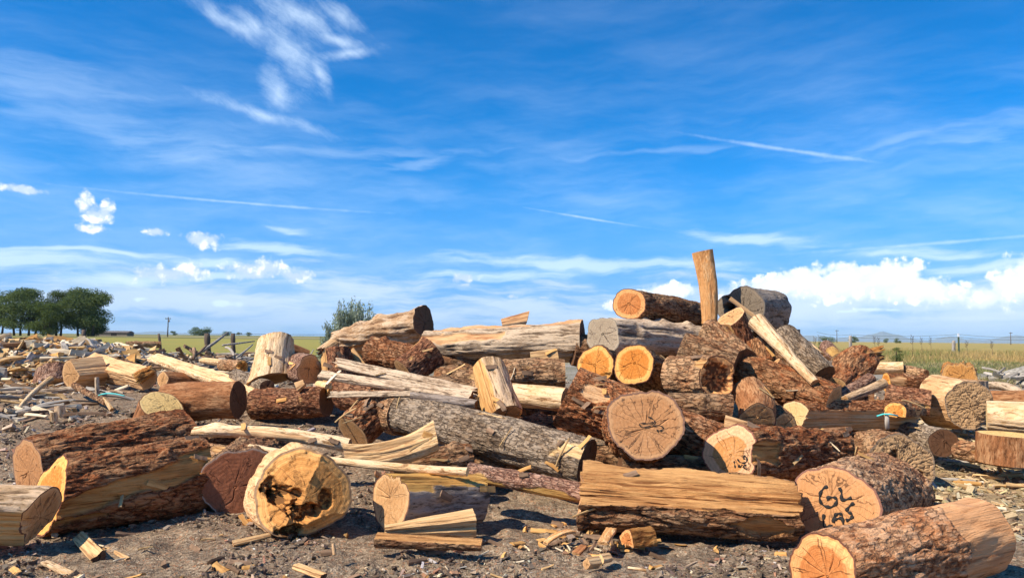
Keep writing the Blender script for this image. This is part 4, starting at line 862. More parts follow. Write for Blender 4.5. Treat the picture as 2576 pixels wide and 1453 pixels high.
chips('pale_shavings', 'pale shavings and splinters scattered on the sawdust by the stump', 4200, lambda n: RNG.uniform(5.2, 11.5, n), lambda n, y: RNG.uniform(.36, .80, n) * y,
      lambda n, y: RNG.uniform(.02, .10, n), [(.60,.45,.24), (.52,.38,.2), (.66,.56,.38), (.34,.22,.12)], (4, 4, 2, 3))

chips('soil_clods', 'dark clods of soil and rotten bark lumps on the yard dirt', 9000, lambda n: 2.8 + 6.5 * RNG.random(n) ** 1.2, fan,
      lambda n, y: RNG.uniform(.012, .040, n), [(.10,.072,.052), (.16,.115,.082), (.22,.16,.115)], (3, 3, 2), clump=1, flat=.6, lenr=(1.0, 1.9))
def sunk(x, y): return ground_z(np.array([x]), np.array([y]))[0]

# ------------------------------------------------------------------ split firewood and stick heaps, every piece an object
def piece_mesh(name, mat, L, w, kind, seed):
    rs = np.random.default_rng(seed)
    if kind == 'wedge': poly = np.array([(-.5,-.35),(.5,-.30),(.42,.1),(0,.55),(-.35,.25)])
    elif kind == 'slab': poly = np.array([(-.8,-.14),(.8,-.10),(.75,.12),(0,.22),(-.75,.10)])
    elif kind == 'quad': poly = np.array([(-.45,-.4),(.45,-.35),(.4,.42),(-.1,.48),(-.42,.3)])
    else:
        a = np.linspace(0, 2 * pi, 8, endpoint=False); poly = np.stack([np.cos(a), np.sin(a)], 1) * .5
    poly = poly * (1 + rs.uniform(-.15, .15, poly.shape)); k = len(poly); nz = 6
    V = []
    bx, by = rs.normal(0, .03 * L, 2)
    for j in range(nz):
        t_ = j / (nz - 1); sc = w * (1 + rs.uniform(-.10, .10) - (.25 * t_ if kind != 'slab' else 0))
        o = np.array([bx, by]) * 4 * t_ * (1 - t_)
        jit = rs.uniform(-.05, .05, poly.shape) * w
        zz = (t_ - .5) * L + (rs.uniform(-.05, .05, k) * L if j in (0, nz - 1) else 0)
        pp = poly * sc + o + jit
        V.append(np.stack([pp[:, 0], pp[:, 1], zz + np.zeros(k)], 1))
    V = np.concatenate(V)
    F = [grid_faces(nz, k), np.arange(k)[::-1][None, :], (np.arange(k) + (nz - 1) * k)[None, :]]
    return mesh(name, V, F, mat, smooth=False)
def wood(name, c0, c1): return flat_mat(name, c0, c1, 26, (1, 1, .12), .88, .5)
WM = {'tan': wood('fresh_tan_split_wood', (.36,.20,.08), (.66,.45,.21)), 'cream': wood('pale_split_wood', (.54,.40,.23), (.80,.68,.48)),
      'grey': wood('grey_weathered_wood', (.22,.18,.14), (.52,.46,.38)), 'brown': wood('brown_bark_wood', (.12,.07,.04), (.32,.20,.12)),
      'orange': wood('orange_split_wood', (.42,.20,.06), (.70,.40,.14))}
PM = {}
def variants(col, kinds, Ls, w, nvar=4):
    key = (col, kinds, w)
    if key not in PM:
        PM[key] = [piece_mesh('split_wood_' + col, WM[col], random.uniform(*Ls), w * random.uniform(.8, 1.2), random.choice(kinds), random.randint(0, 9999)) for _ in range(nvar)]
    return random.choice(PM[key])
def rotm(p, yaw, pit, rol):
    cy, sy, cp, sp = math.cos(yaw), math.sin(yaw), math.cos(pit), math.sin(pit)
    z = np.array([cy * cp, sy * cp, sp]); s = np.array([-sy, cy, 0]); n = np.cross(z, s)
    x = s * math.cos(rol) + n * math.sin(rol); y = np.cross(z, x)
    return Matrix([[x[0], y[0], z[0], p[0]], [x[1], y[1], z[1], p[1]], [x[2], y[2], z[2], p[2]], [0, 0, 0, 1]])
def place(name, me, mw, label, cat, group):
    o = bpy.data.objects.new(name, me); COL.objects.link(o); o.matrix_world = mw
    return tag(o, label, cat, group)
def heap_h(x, y, cx, cy, rx, ry, h):
    d = math.hypot((x - cx) / rx, (y - cy) / ry)
    return h * max(0, 1 - d ** 2.2) ** .8 if d < 1 else 0
def heap(n, cx, cy, rx, ry, h, picks, label_of, group, name, cat, tilt=.25, yaw=None, layers=2, front=True):
    k = 0
    while k < n:
        x = random.uniform(cx - rx, cx + rx)
        y = cy + ry * (random.uniform(-1, .45) if front else random.uniform(-1, 1))
        if math.hypot((x - cx) / rx, (y - cy) / ry) > 1 or x < -.70 * y: continue
        hz = heap_h(x, y, cx, cy, rx, ry, h) * (1 - .0) + gz(x, y) + .03 + random.uniform(-.07, .07)
        col, kinds, Ls, w = picks(x, y, hz)
        yw = random.uniform(0, pi) if yaw is None else random.gauss(yaw, .6)
        place(name, variants(col, kinds, Ls, w), rotm((x, y, hz), yw, random.gauss(0, tilt), random.uniform(0, 6.28)), label_of(col), cat, group + (' of ' + col + ' wood'))
        k += 1
SPL = {'tan': 'tan split firewood piece in the big loose heap at the field edge', 'orange': 'orange brown split firewood piece in the big loose heap at the field edge',
       'cream': 'bleached cream split firewood piece in the big loose heap at the field edge', 'grey': 'grey weathered split firewood piece in the big loose heap at the field edge', 'brown': 'dark bark sided firewood piece in the big loose heap at the field edge'}
def pk(x, y, z):
    u = (x + 11.8) / 5.0 + (z - .9) * .8
    c = random.choices(['tan', 'orange', 'cream', 'grey', 'brown'], [max(.1, 1.6 - u), max(.1, 1.1 - u), .5 + u, .35 + u, .45])[0]
    return c, random.choice([('wedge', 'slab'), ('slab',), ('quad', 'slab')]), (.34, .62), .125
# the heap has a core of buried pieces, one mass
def mound(name, label, cx, cy, rx, ry, h, mat):
    n = 60; a, r = np.meshgrid(np.linspace(0, 2 * pi, n, endpoint=False), np.linspace(0.02, 1, 14), indexing='xy')
    a, r = a.ravel(), r.ravel(); x = cx + rx * r * np.cos(a); y = cy + ry * r * np.sin(a)
    z = np.array([heap_h(p, q, cx, cy, rx, ry, h) + gz(p, q) - .06 for p, q in zip(x, y)]) + (fbm(np.stack([x, y, x * 0], 1) / .25, 3) - .5) * .16
    z[r > .98] -= .1
    me = mesh(name, np.stack([x, y, z], 1), [grid_faces(14, n), np.arange(n)[None, :]], mat)
    tag(link(name, me), label, kind='stuff')
core = flat_mat('brown_wood_rubble', (.10, .06, .035), (.34, .22, .12), 9, (1, 1, 1), .95, .9)  # dark to mid brown, mottled by noise over the whole mound
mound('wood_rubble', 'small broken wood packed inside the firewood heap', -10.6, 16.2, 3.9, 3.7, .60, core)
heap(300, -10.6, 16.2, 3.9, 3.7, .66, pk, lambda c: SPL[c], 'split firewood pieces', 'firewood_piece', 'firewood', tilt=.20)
def heap_z(cx, cy, rx, ry, h): return lambda x, y: np.array([heap_h(p, q, cx, cy, rx, ry, h) + gz(p, q) + .02 for p, q in zip(x, y)])
chips('heap_splinters', 'small splinters and broken bits filling the firewood heap', 5200, lambda n: RNG.uniform(12.6, 18.5, n), lambda n, y: RNG.uniform(-12.4, -7.0, n),
      lambda n, y: RNG.uniform(.06, .24, n), [(.62,.38,.16), (.76,.56,.30), (.52,.27,.10), (.34,.22,.13), (.60,.54,.45)], (4, 3, 2, 2, 2), zf=heap_z(-10.6, 16.2, 3.9, 3.7, .66), flat=.3, lenr=(2, 6))
# grey stick heap nearer the middle
GST = {'grey': 'grey stick in the low brush heap before the yellow field', 'brown': 'dark brown stick in the low brush heap before the yellow field', 'cream': 'bleached stick in the low brush heap before the yellow field'}
mound('wood_rubble', 'small broken twigs packed inside the low brush heap', -6.0, 16.5, 2.7, 2.4, .40, flat_mat('grey_twig_rubble', (.09, .07, .05), (.32, .27, .21), 12, (1, 1, 1), .95, .9))
heap(150, -6.0, 16.5, 2.8, 2.5, .44, lambda x, y, z: (random.choices(['grey', 'brown', 'cream'], [5, 3, 2])[0], random.choice([('stick',), ('slab', 'stick')]), (.35, .95), random.choice([.035, .06])),
     lambda c: GST[c], 'sticks in the brush heap', 'stick', 'stick', tilt=.22)
for i, (x0, y0, x1, y1, d0, d1, r) in enumerate([(508, 884, 573, 836, 15.5, 16.2, .035), (465, 870, 486, 888, 16, 15.2, .03), (560, 868, 640, 858, 15.0, 15.8, .02), (480, 905, 520, 868, 14.6, 15.2, .03), (596, 898, 636, 866, 14.2, 15.2, .02), (488, 876, 488, 902, 14.8, 14.6, .035)]):
    V, F = tube([P(x0, y0, d0), P((x0 + x1) / 2 + 1.5, (y0 + y1) / 2, (d0 + d1) / 2), P(x1, y1, d1)], [r, r * .9, r * .6])
    o = link('stick', mesh('stick', V, F, WM['grey' if i % 2 == 0 else 'brown']))
    tag(o, ['longest dark stick rising steeply from the brush heap', 'short dark stick end at the near corner of the brush heap', 'thin pale stick reaching flat over the brush heap toward the stump', 'bent grey stick leaning in the middle of the brush heap', 'slim dark stick at the stump side of the brush heap', 'upright pale stick standing in front of the brush heap'][i], 'stick')
# sticks and offcuts strewn over the scrap ground before the heaps
SCR = {'grey': 'grey offcut strewn on the scrap littered dirt', 'brown': 'brown offcut strewn on the scrap littered dirt', 'cream': 'pale offcut strewn on the scrap littered dirt', 'tan': 'tan offcut strewn on the scrap littered dirt'}
for k in range(140):
    px = random.uniform(-30, 330) if k < 90 else random.uniform(330, 640); pyy = random.uniform(962, 1062) if k < 90 else random.uniform(905, 960)
    if k < 90 and px > 250 and pyy > 1010: continue
    p = hit(px, pyy); col = random.choices(['grey', 'brown', 'cream', 'tan'], [5, 4, 2, 2])[0]
    place('offcut', variants(col, ('stick', 'slab', 'wedge'), (.22, .6), .05, 6), rotm((p[0], p[1], sunk(p[0], p[1]) + .03), random.gauss(0, .8), random.gauss(0, .13), random.uniform(0, 6.28)), SCR[col], 'offcut', 'offcuts on the scrap littered dirt in ' + col)
SAW = {'grey': 'grey offcut lying on the sawdust among the stumps', 'cream': 'pale offcut lying on the sawdust among the stumps', 'tan': 'tan offcut lying on the sawdust among the stumps', 'orange': 'orange offcut lying on the sawdust among the stumps'}
for k in range(95):
    px = random.uniform(2030, 2576); pyy = random.uniform(1055, 1240) if k < 70 else random.uniform(975, 1060)
    if pyy > 1140 and px < 2340: continue
    p = hit(px, pyy); col = random.choices(['grey', 'cream', 'tan', 'orange'], [3, 3, 4, 1])[0]
    place('offcut', variants(col, ('stick', 'wedge'), (.12, .4), .038, 5), rotm((p[0], p[1], sunk(p[0], p[1]) + .02), random.gauss(-.5, .8), random.gauss(0, .12), random.uniform(0, 6.28)), SAW[col], 'offcut', 'offcuts on the sawdust in ' + col)
NEA = {'brown': 'loose dark piece of bark on the dirt in front of the logs', 'tan': 'small tan splinter on the dirt in front of the logs', 'cream': 'small pale splinter on the dirt in front of the logs', 'orange': 'rusty flake of bark on the dirt in front of the logs'}
for k in range(120):
    px = random.uniform(0, 2000); pyy = random.uniform(1345, 1500)
    if k > 70: px, pyy = random.gauss(1480, 85), random.gauss(1362, 24)
    if px < 200 and pyy < 1400: continue
    p = hit(px, pyy); col = random.choices(['brown', 'tan', 'cream', 'orange'], [5, 2, 2, 3] if k <= 70 else [3, 1, 1, 7])[0]
    L = (.05, .15) if k < 70 else (.08, .2)
    place('bark_chunk' if col in ('brown', 'orange') else 'splinter', variants(col, ('slab', 'wedge') if col in ('brown', 'orange') else ('stick',), L, .028 if col in ('brown', 'orange') else .014, 5),
          rotm((p[0], p[1], sunk(p[0], p[1]) + .012), random.uniform(0, 3.14), random.gauss(0, .2), random.gauss(0, .4)), NEA[col], 'bark' if col in ('brown', 'orange') else 'splinter', 'loose pieces on the near dirt in ' + col)
# grey heap at the picture's right edge
mound('wood_rubble', 'broken grey wood packed inside the heap by the weeds', 12.9, 17.2, 1.9, 1.8, .55, flat_mat('grey_rubble', (.16, .14, .11), (.42, .38, .31), 10, (1, 1, 1), .95, .9))
heap(70, 12.9, 17.2, 2.0, 1.8, .58, lambda x, y, z: (random.choices(['grey', 'cream'], [4, 1])[0], ('slab', 'stick'), (.3, .9), .06), lambda c: {'grey': 'grey slat in the pale heap by the weeds', 'cream': 'bleached slat in the pale heap by the weeds'}[c],
     'slats in the heap by the weeds', 'slat', 'slat', tilt=.2, yaw=.3)

# ------------------------------------------------------------------ splinters and bark strips lying on and between the logs
bpy.context.view_layer.update(); dg = bpy.context.evaluated_depsgraph_get()
ONL = {'brown': 'strip of dark bark lying loose among the piled logs', 'cream': 'pale splinter lying loose among the piled logs', 'tan': 'tan splinter lying loose among the piled logs', 'orange': 'rusty flake of bark lying loose among the piled logs', 'grey': 'grey stick lying loose among the piled logs'}
cnt = 0
while cnt < 80:
    px, py = (random.uniform(640, 2320), random.uniform(880, 1200)) if cnt < 60 else (random.uniform(300, 1500), random.uniform(1010, 1320))
    r = ray(px, py); ok, loc, nrm, idx, ob, _ = SC.ray_cast(dg, Vector(CAM + r * 3.0), Vector(r))
    if not ok or loc.y > 14 or ob.name.startswith(('cut_face', 'marker')) or not (.2 < nrm.z < .85): continue
    col = random.choices(['brown', 'cream', 'tan', 'orange', 'grey'], [6, 1, 3, 4, 1] if cnt < 60 else [4, 0, 2, 3, 0])[0]; st = col in ('cream', 'tan', 'grey')
    yw = random.gauss(.2, .9); zv = Vector((math.cos(yw), math.sin(yw), 0)); zv = (zv - nrm * zv.dot(nrm)).normalized(); zv = (zv + nrm * random.gauss(0, .12)).normalized()
    me = variants(col, ('stick', 'slab') if st else ('slab',), (.08, .30) if st else (.06, .18), .014 if st else .024, 6)
    xv = zv.cross(nrm).normalized(); yv = zv.cross(xv)
    p = loc + nrm * .010
    place('splinter' if st else 'bark_strip', me, Matrix([[xv[0], yv[0], zv[0], p[0]], [xv[1], yv[1], zv[1], p[1]], [xv[2], yv[2], zv[2], p[2]], [0, 0, 0, 1]]), ONL[col], 'splinter' if st else 'bark', 'loose pieces among the piled logs in ' + col)
    cnt += 1
# turquoise cord loops
CY = flat_mat('turquoise_plastic', (.10, .62, .58), (.16, .75, .70), 20)
for lab, pts in (('turquoise plastic strap curled over the scrap sticks', [(244, 996, 9.9), (256, 991, 9.85), (270, 989, 9.8), (290, 990, 9.8), (313, 995, 9.7)]),
                 ('turquoise plastic strap bent over the stake by the half round orange cut end', [(2206, 1046, 7.1), (2222, 1041, 7.1), (2238, 1041, 7.05), (2258, 1045, 7.1)])):
    V, F = tube([P(*p) for p in pts], [.008 if 'scrap' in lab else .0075] * len(pts), 8)
    tag(link('plastic_strap', mesh('plastic_strap', V, F, CY)), lab, 'strap')
V, F = tube([P(2232, 1078, 7.1), P(2231, 1043, 7.1)], [.022, .02], 8)
tag(link('stake', mesh('stake', V, F, WM['grey'])), 'short grey stake under the turquoise strap by the half round orange cut end', 'stake')

# ------------------------------------------------------------------ grass and weeds
def blades(name, label, n, xy, hgt, wid, pal, lean=.25, zf=None, seeds=0):
    x, y = xy(n); n = len(x); z = (ground_z(x, y) if zf is None else zf(x, y)) - .02
    h = hgt(n, x, y); w = wid(n, y); a = RNG.uniform(0, pi, n)
    lx, ly = RNG.normal(0, lean, n) * h, RNG.normal(0, lean, n) * h
    dx, dy = np.cos(a) * w, np.sin(a) * w
    b0 = np.stack([x - dx, y - dy, z], 1); b1 = np.stack([x + dx, y + dy, z], 1)
    m0 = np.stack([x - dx * .8 + lx * .3, y - dy * .8 + ly * .3, z + h * .55], 1); m1 = np.stack([x + dx * .8 + lx * .3, y + dy * .8 + ly * .3, z + h * .55], 1)
    tp = np.stack([x + lx, y + ly, z + h], 1)
    V = np.stack([b0, b1, m1, m0, tp], 1).reshape(-1, 3); o = (np.arange(n) * 5)[:, None]
    F = [o + np.array([[0, 1, 2, 3]]), o + np.array([[3, 2, 4]])]
    pal = np.array(pal); g = fbm(np.stack([x, y, x * 0], 1) / 2.5, 3)
    ci = np.clip((g - .5) * 2.2 * len(pal) + len(pal) / 2 + RNG.normal(0, .9, n), 0, len(pal) - 1).astype(int)
    c = pal[ci] * RNG.uniform(.75, 1.2, (n, 1))
    m, t = new_mat(name + '_blades'); cc = t.n('ShaderNodeAttribute', attribute_name='col').outputs['Color']
    d = t.n('ShaderNodeBsdfDiffuse'); tr = t.n('ShaderNodeBsdfTranslucent'); mx = t.n('ShaderNodeMixShader'); ou = t.n('ShaderNodeOutputMaterial')
    t.put(d.inputs[0], cc); t.put(tr.inputs[0], cc); mx.inputs[0].default_value = .35
    t.t.links.new(d.outputs[0], mx.inputs[1]); t.t.links.new(tr.outputs[0], mx.inputs[2]); t.t.links.new(mx.outputs[0], ou.inputs[0])
    tag(link(name, mesh(name, V, F, m, {'col': np.repeat(c, 5, 0)}, smooth=False)), label, kind='stuff')
def ringx(x0, x1, y0, y1, pw=1.0):
    def f(n):
        y = y0 + (y1 - y0) * RNG.random(n) ** pw; return RNG.uniform(x0, x1, n) * y, y
    return f
STRAW = [(.56,.38,.15), (.62,.44,.19), (.50,.36,.14), (.42,.34,.12), (.26,.28,.09)]
GRN = [(.22,.25,.09), (.30,.29,.11), (.42,.35,.16), (.50,.40,.22), (.26,.27,.10)]
blades('dry_weeds', 'tall straw coloured weeds along the wire fence', 56000, ringx(.34, .95, 27, 52, .8), lambda n, x, y: RNG.uniform(.2, .85, n) * (0.50 + .4 * fbm(np.stack([x, y, x * 0], 1) / 3, 3)) * np.clip((y - 24) / 12, .3, 1), lambda n, y: RNG.uniform(.006, .016, n), STRAW)
blades('green_weeds', 'low green and brown weeds at the edge of the bare dirt', 36000, ringx(.34, .95, 22.5, 31, 1), lambda n, x, y: RNG.uniform(.05, .30, n) * (.3 + fbm(np.stack([x, y, x * 0], 1) / 1.6 + 9, 3)), lambda n, y: RNG.uniform(.006, .018, n), GRN, .4)
blades('dry_grass', 'tan dry grass tufts between the two wood heaps', 16000, ringx(-.50, -.02, 21, 30, .8), lambda n, x, y: RNG.uniform(.06, .34, n) * (.35 + 1.1 * fbm(np.stack([x, y, x * 0], 1) / 1.4 + 30, 3) ** 2), lambda n, y: RNG.uniform(.005, .013, n), STRAW[:4], .4)
def tufts(cs, r):
    def f(n):
        c = np.array(cs)[RNG.integers(0, len(cs), n)]; return c[:, 0] + RNG.normal(0, r, n), c[:, 1] + RNG.normal(0, r, n)
    return f
gp = [hit(366, 906), hit(380, 912), hit(352, 915), hit(395, 900), hit(470, 899), hit(340, 905)]
blades('green_grass', 'fresh green grass patch between the wood heaps', 4200, tufts([(p[0], p[1]) for p in gp], .28), lambda n, x, y: RNG.uniform(.06, .22, n), lambda n, y: RNG.uniform(.004, .009, n), [(.10,.22,.04), (.16,.28,.06), (.22,.28,.08)], .4)
tc = []
for k in range(26):
    p = hit(random.uniform(2300, 2576), random.uniform(922, 985)); tc.append((p[0], p[1]))
blades('grass_tufts', 'small sage green tufts dotted over the pale dirt', 5200, tufts(tc, .10), lambda n, x, y: RNG.uniform(.05, .20, n), lambda n, y: RNG.uniform(.004, .009, n), [(.20,.23,.10), (.30,.28,.13), (.36,.30,.14)], .45)
# dark seed stalks standing over the weeds
WEEDM = flat_mat('dark_seed_stalk', (.08, .06, .045), (.16, .12, .08), 20)
for k, (sx_, sy_, tall) in enumerate([(2050,849,1.1),(2062,847,1.2),(2200,847,1.0),(2210,851,.9),(2295,845,1.1),(2318,850,1.0),(2341,850,.9),(2432,859,.7),(2495,860,.8)]):
    d = 34 + (k * 7 % 9); top = P(sx_, sy_, d); base = np.array([top[0] - .05, d, gz(0, d) - .05])
    parts = [tube([base, (base + top) / 2 + np.array([.04, 0, 0]), top], [.010, .008, .005], 5)]
    for j in range(7):
        f = .70 + .30 * j / 7; q = base + (top - base) * f; s = 1 if j % 2 else -1
        parts.append(tube([q, q + np.array([s * .05, random.uniform(-.05, .05), .07]), q + np.array([s * .08, 0, .13])], [.006, .012, .004], 5))
    V, F = join(parts)
    tag(link('seed_stalk', mesh('seed_stalk', V, F, WEEDM)), 'dark dried seed stalk standing above the straw weeds', 'weed', 'dried seed stalks above the straw weeds')

# ------------------------------------------------------------------ leafy plants: leaf faces spread through a crown
def leaf_mat(name, c0, c1, trans=.25):
    m, t = new_mat(name); v = t.n('ShaderNodeTexCoord').outputs['Object']
    n = t.attr('tone'); col = t.mix(n, c0, c1)
    d = t.n('ShaderNodeBsdfDiffuse'); tr = t.n('ShaderNodeBsdfTranslucent'); mx = t.n('ShaderNodeMixShader'); ou = t.n('ShaderNodeOutputMaterial')
    t.put(d.inputs[0], col); t.put(tr.inputs[0], col); mx.inputs[0].default_value = trans
    t.t.links.new(d.outputs[0], mx.inputs[1]); t.t.links.new(tr.outputs[0], mx.inputs[2]); t.t.links.new(mx.outputs[0], ou.inputs[0])
    return m
LEAF = leaf_mat('broadleaf_foliage', (.085, .125, .045), (.19, .235, .085)); LEAF2 = leaf_mat('lighter_foliage', (.07, .105, .03), (.17, .21, .07))
WILLOW = leaf_mat('silvery_willow_leaves', (.19, .24, .15), (.44, .49, .36))
TRUNK = flat_mat('tree_trunk_bark', (.05, .04, .03), (.14, .11, .08), 3, (1, 1, .3))
def leaves(cen, rad, n, size, squash=(1, 1, 1)):
    d = RNG.normal(0, 1, (n, 3)); d /= np.linalg.norm(d, axis=1)[:, None]
    c = np.asarray(cen) + d * (RNG.random(n) ** .4)[:, None] * rad * np.array(squash)
    a = RNG.normal(0, 1, (n, 3)); a /= np.linalg.norm(a, axis=1)[:, None]; b = np.cross(a, RNG.normal(0, 1, (n, 3))); b /= np.linalg.norm(b, axis=1)[:, None]
    s = (size * RNG.uniform(.6, 1.3, n))[:, None]
    V = np.stack([c - a * s, c + b * s * .5, c + a * s, c - b * s * .5], 1).reshape(-1, 3)
    return V, np.repeat(RNG.random(n) * .6 + .4 * RNG.random(), 4)
def tree(label, x0, ybase, ytop, wpx, d, trunks, cl, mat, dens=1.0, lowclump=0, group=None, name='tree'):
    top = P(x0, ytop, d); base = P(x0, ybase, d); base[2] = gz(0, d) - .1; Hh = top[2] - base[2]; Wd = wpx * d / FPX
    root = bpy.data.objects.new(name, None); COL.objects.link(root); root.location = base; tag(root, label, 'tree', group)
    cs = []; parts = []
    for k in range(cl):
        f = random.random(); zz = Hh * (.22 + .72 * f) if not lowclump else Hh * (.12 + .82 * f)
        rr = Wd * .5 * math.sqrt(max(.05, 1 - ((zz / Hh - .58) / .48) ** 2)) * random.uniform(.35, .95)
        th = random.uniform(0, 2 * pi); cs.append((rr * math.cos(th), rr * math.sin(th) * .7, zz, Wd * random.uniform(.15, .26)))
    for k in range(trunks):
        bx = (k - (trunks - 1) / 2) * Wd * .16 + random.uniform(-.2, .2)
        tx = bx + random.uniform(-.12, .12) * Wd
        rT = Hh * .022 * (1.2 if trunks == 1 else .9)
        parts.append(tube([(bx, 0, 0), (bx * 1.1, 0, Hh * .2), ((bx + tx) / 2, 0, Hh * .5), (tx, 0, Hh * .85)], [rT * 1.3, rT, rT * .7, rT * .25], 7))
        for j in range(6):
            c = random.choice(cs); z0 = Hh * random.uniform(.22, .55)
            parts.append(tube([(bx * 1.05, 0, z0), ((bx + c[0]) / 2, c[1] * .5, (z0 + c[2]) / 2 + .2), c[:3]], [rT * .55, rT * .35, rT * .12], 6))
    V, F = join(parts); link('trunk', mesh('trunk', V, F, TRUNK), root)
    Vs, T_ = [], []
    for c in cs:
        v_, t_ = leaves(c[:3], c[3], int(520 * dens), Wd * .017 / math.sqrt(dens), (1.15, 1, .62)); Vs.append(v_); T_.append(t_)
    V = np.concatenate(Vs); F = np.arange(len(V)).reshape(-1, 4)
    link('crown', mesh('crown', V, F, mat, {'tone': np.concatenate(T_)}, smooth=False), root)
TG = 'trees of the windbreak across the field'
tree('first dark broadleaf tree of the windbreak, cut off by the picture edge', -10, 836, 733, 92, 262, 3, 34, LEAF)
tree('wide dark tree of the windbreak with several bare stems', 62, 836, 727, 112, 258, 4, 44, LEAF)
tree('low bushy lighter tree in the middle of the windbreak', 118, 837, 765, 90, 250, 2, 34, LEAF2, lowclump=1)
tree('tall slim tree of the windbreak with a pointed top', 148, 836, 727, 74, 262, 2, 30, LEAF2)
tree('broadest round crowned tree at the open end of the windbreak', 213, 838, 728, 112, 256, 3, 56, LEAF)
tree('low shrubby tree beneath the open end of the windbreak', 230, 838, 780, 84, 266, 2, 24, LEAF, lowclump=1)
for lab, x0, yb, yt, w in (('tiny dark bush on the horizon beside the utility pole', 437, 838, 833, 18), ('largest round bush on the horizon by the leaning fence posts', 502, 839, 824, 54), ('dark bush on the horizon above the brush heap', 568, 840, 830, 25),
                           ('small bush on the horizon just before the pale stump', 601, 841, 836, 15), ('last small bush on the horizon next to the pale stump', 626, 841, 836, 17),
                           ('dark round tree on the horizon by the wooden fence post', 2148, 862, 846, 26), ('dark bush on the horizon behind the tall straw weeds', 2228, 862, 851, 14), ('second low bush on the horizon behind the straw weeds', 2259, 862, 851, 20)):
    tree(lab, x0, yb, yt, w, 900 if x0 < 1000 else 700, 1, 12, LEAF, .7, lowclump=1, name='bush')
tree('green bush by the wire fence near the grey brown barked log', 2084, 870, 846, 42, 38, 1, 26, LEAF2, 1.0, lowclump=1, name='bush')
tree('leafy green weed bush at the edge of the bare dirt', 2258, 912, 872, 34, 24, 1, 16, LEAF2, .8, lowclump=1, name='bush')
# silvery willow bush
root = bpy.data.objects.new('willow_bush', None); COL.objects.link(root)
D_ = 16.5; base = P(884, 905, D_); base[2] = gz(0, D_); root.location = base
tag(root, 'silvery green willow bush growing behind the gnarled pale log', 'bush')
br, Vs, T_ = [], [], []
for k in range(190):
    tx = random.uniform(-1, 1); X1 = tx * .74 + .05; top = (1.46 * math.sqrt(max(0.0, 1 - abs(tx) ** 2.2)) + .10) * random.uniform(.55, 1.06)
    Y1 = random.uniform(-.5, .5); p0 = np.array([tx * .12, Y1 * .2, 0]); p2 = np.array([X1, Y1, max(.35, top)]); p1 = (p0 + p2) / 2 + np.array([tx * .12, 0, -.05])
    br.append(tube([p0, p1, p2], [.014, .009, .003], 5))
    m = 175; f = RNG.uniform(.18, 1.03, m)[:, None]
    c = (1 - f) ** 2 * p0 + 2 * f * (1 - f) * p1 + f ** 2 * p2 + RNG.normal(0, .035, (m, 3))
    dr = (p2 - p1) / np.linalg.norm(p2 - p1) + RNG.normal(0, .55, (m, 3)); dr /= np.linalg.norm(dr, axis=1)[:, None]
    sd = np.cross(dr, RNG.normal(0, 1, (m, 3))); sd /= np.linalg.norm(sd, axis=1)[:, None]
    s = RNG.uniform(.026, .050, m)[:, None]
    Vs.append(np.stack([c - dr * s, c + sd * s * .28, c + dr * s, c - sd * s * .28], 1).reshape(-1, 3)); T_.append(np.repeat(RNG.random(m), 4))
V, F = join(br); link('branches', mesh('branches', V, F, TRUNK), root)
V = np.concatenate(Vs); link('foliage', mesh('foliage', V, np.arange(len(V)).reshape(-1, 4), WILLOW, {'tone': np.concatenate(T_)}, smooth=False), root)

# ------------------------------------------------------------------ posts, wires, poles, shed
POSTM = flat_mat('weathered_post_wood', (.06, .045, .035), (.16, .12, .09), 12, (1, 1, .2)); GREYP = flat_mat('grey_post_wood', (.22, .19, .16), (.40, .36, .31), 12, (1, 1, .2))
WIRE = flat_mat('fence_wire_steel', (.10, .10, .10), (.18, .18, .18), 5, rough=.6)
def post(label, xt, yt, xb, d, r, mat, crook=0):
    top = P(xt, yt, d); base = P(xb, 870, d); base[2] = gz(0, d) - .2
    k = np.linspace(0, 1, 7); pts = base[None] * (1 - k[:, None]) + top[None] * k[:, None]; pts[:, 0] += crook * np.sin(k * pi)
    V, F = tube(pts, [.75 * r * (1.1 - .2 * q + .08 * math.sin(q * 17)) for q in k], 9)
    tag(link('fence_post', mesh('fence_post', V, F, mat)), label, 'fence post')
    return top
post('dark fence post behind the crest of the firewood heap', 211, 829, 213, 26, .10, POSTM)
post('bent dark fence post beside the low dark object in the dry grass', 399, 839, 402, 30, .07, POSTM, .06)
post('broad dark leaning fence post over the brush heap', 521, 838, 527, 24, .13, POSTM)
post('grey fence post at the stump end of the brush heap', 586, 838, 590, 24, .10, POSTM)
a1 = post('grey wooden fence post standing in the straw weeds', 2139, 844, 2140, 42, .12, GREYP)
post('slanting wooden post beside the steel post in the weeds', 2399, 856, 2398, 46, .14, GREYP)
# steel T-post with a white tip
root = bpy.data.objects.new('steel_post', None); COL.objects.link(root); d = 40; tp = P(2411, 838, d); root.location = (tp[0], d, gz(0, d) - .2); tag(root, 'green steel fence post with a white painted tip', 'fence post')
hh = tp[2] - gz(0, d) + .2
def box(x0, x1, y0, y1, z0, z1):
    v = np.array([(x, y, z) for z in (z0, z1) for x, y in ((x0, y0), (x1, y0), (x1, y1), (x0, y1))])
    return v, [np.array([(0,3,2,1),(4,5,6,7),(0,1,5,4),(1,2,6,5),(2,3,7,6),(3,0,4,7)])]
V, F = join([box(-.045, .045, -.01, .01, 0, hh - .18), box(-.012, .012, .0105, .05, 0, hh - .18)]); link('shaft', mesh('shaft', V, F, flat_mat('green_post_paint', (.05, .08, .05), (.09, .12, .08), 8), smooth=False), root)
V, F = join([box(-.046, .046, -.011, .011, hh - .178, hh), box(-.013, .013, .0115, .051, hh - .178, hh)]); link('white_tip', mesh('white_tip', V, F, flat_mat('white_post_paint', (.7, .7, .7), (.8, .8, .8), 8), smooth=False), root)
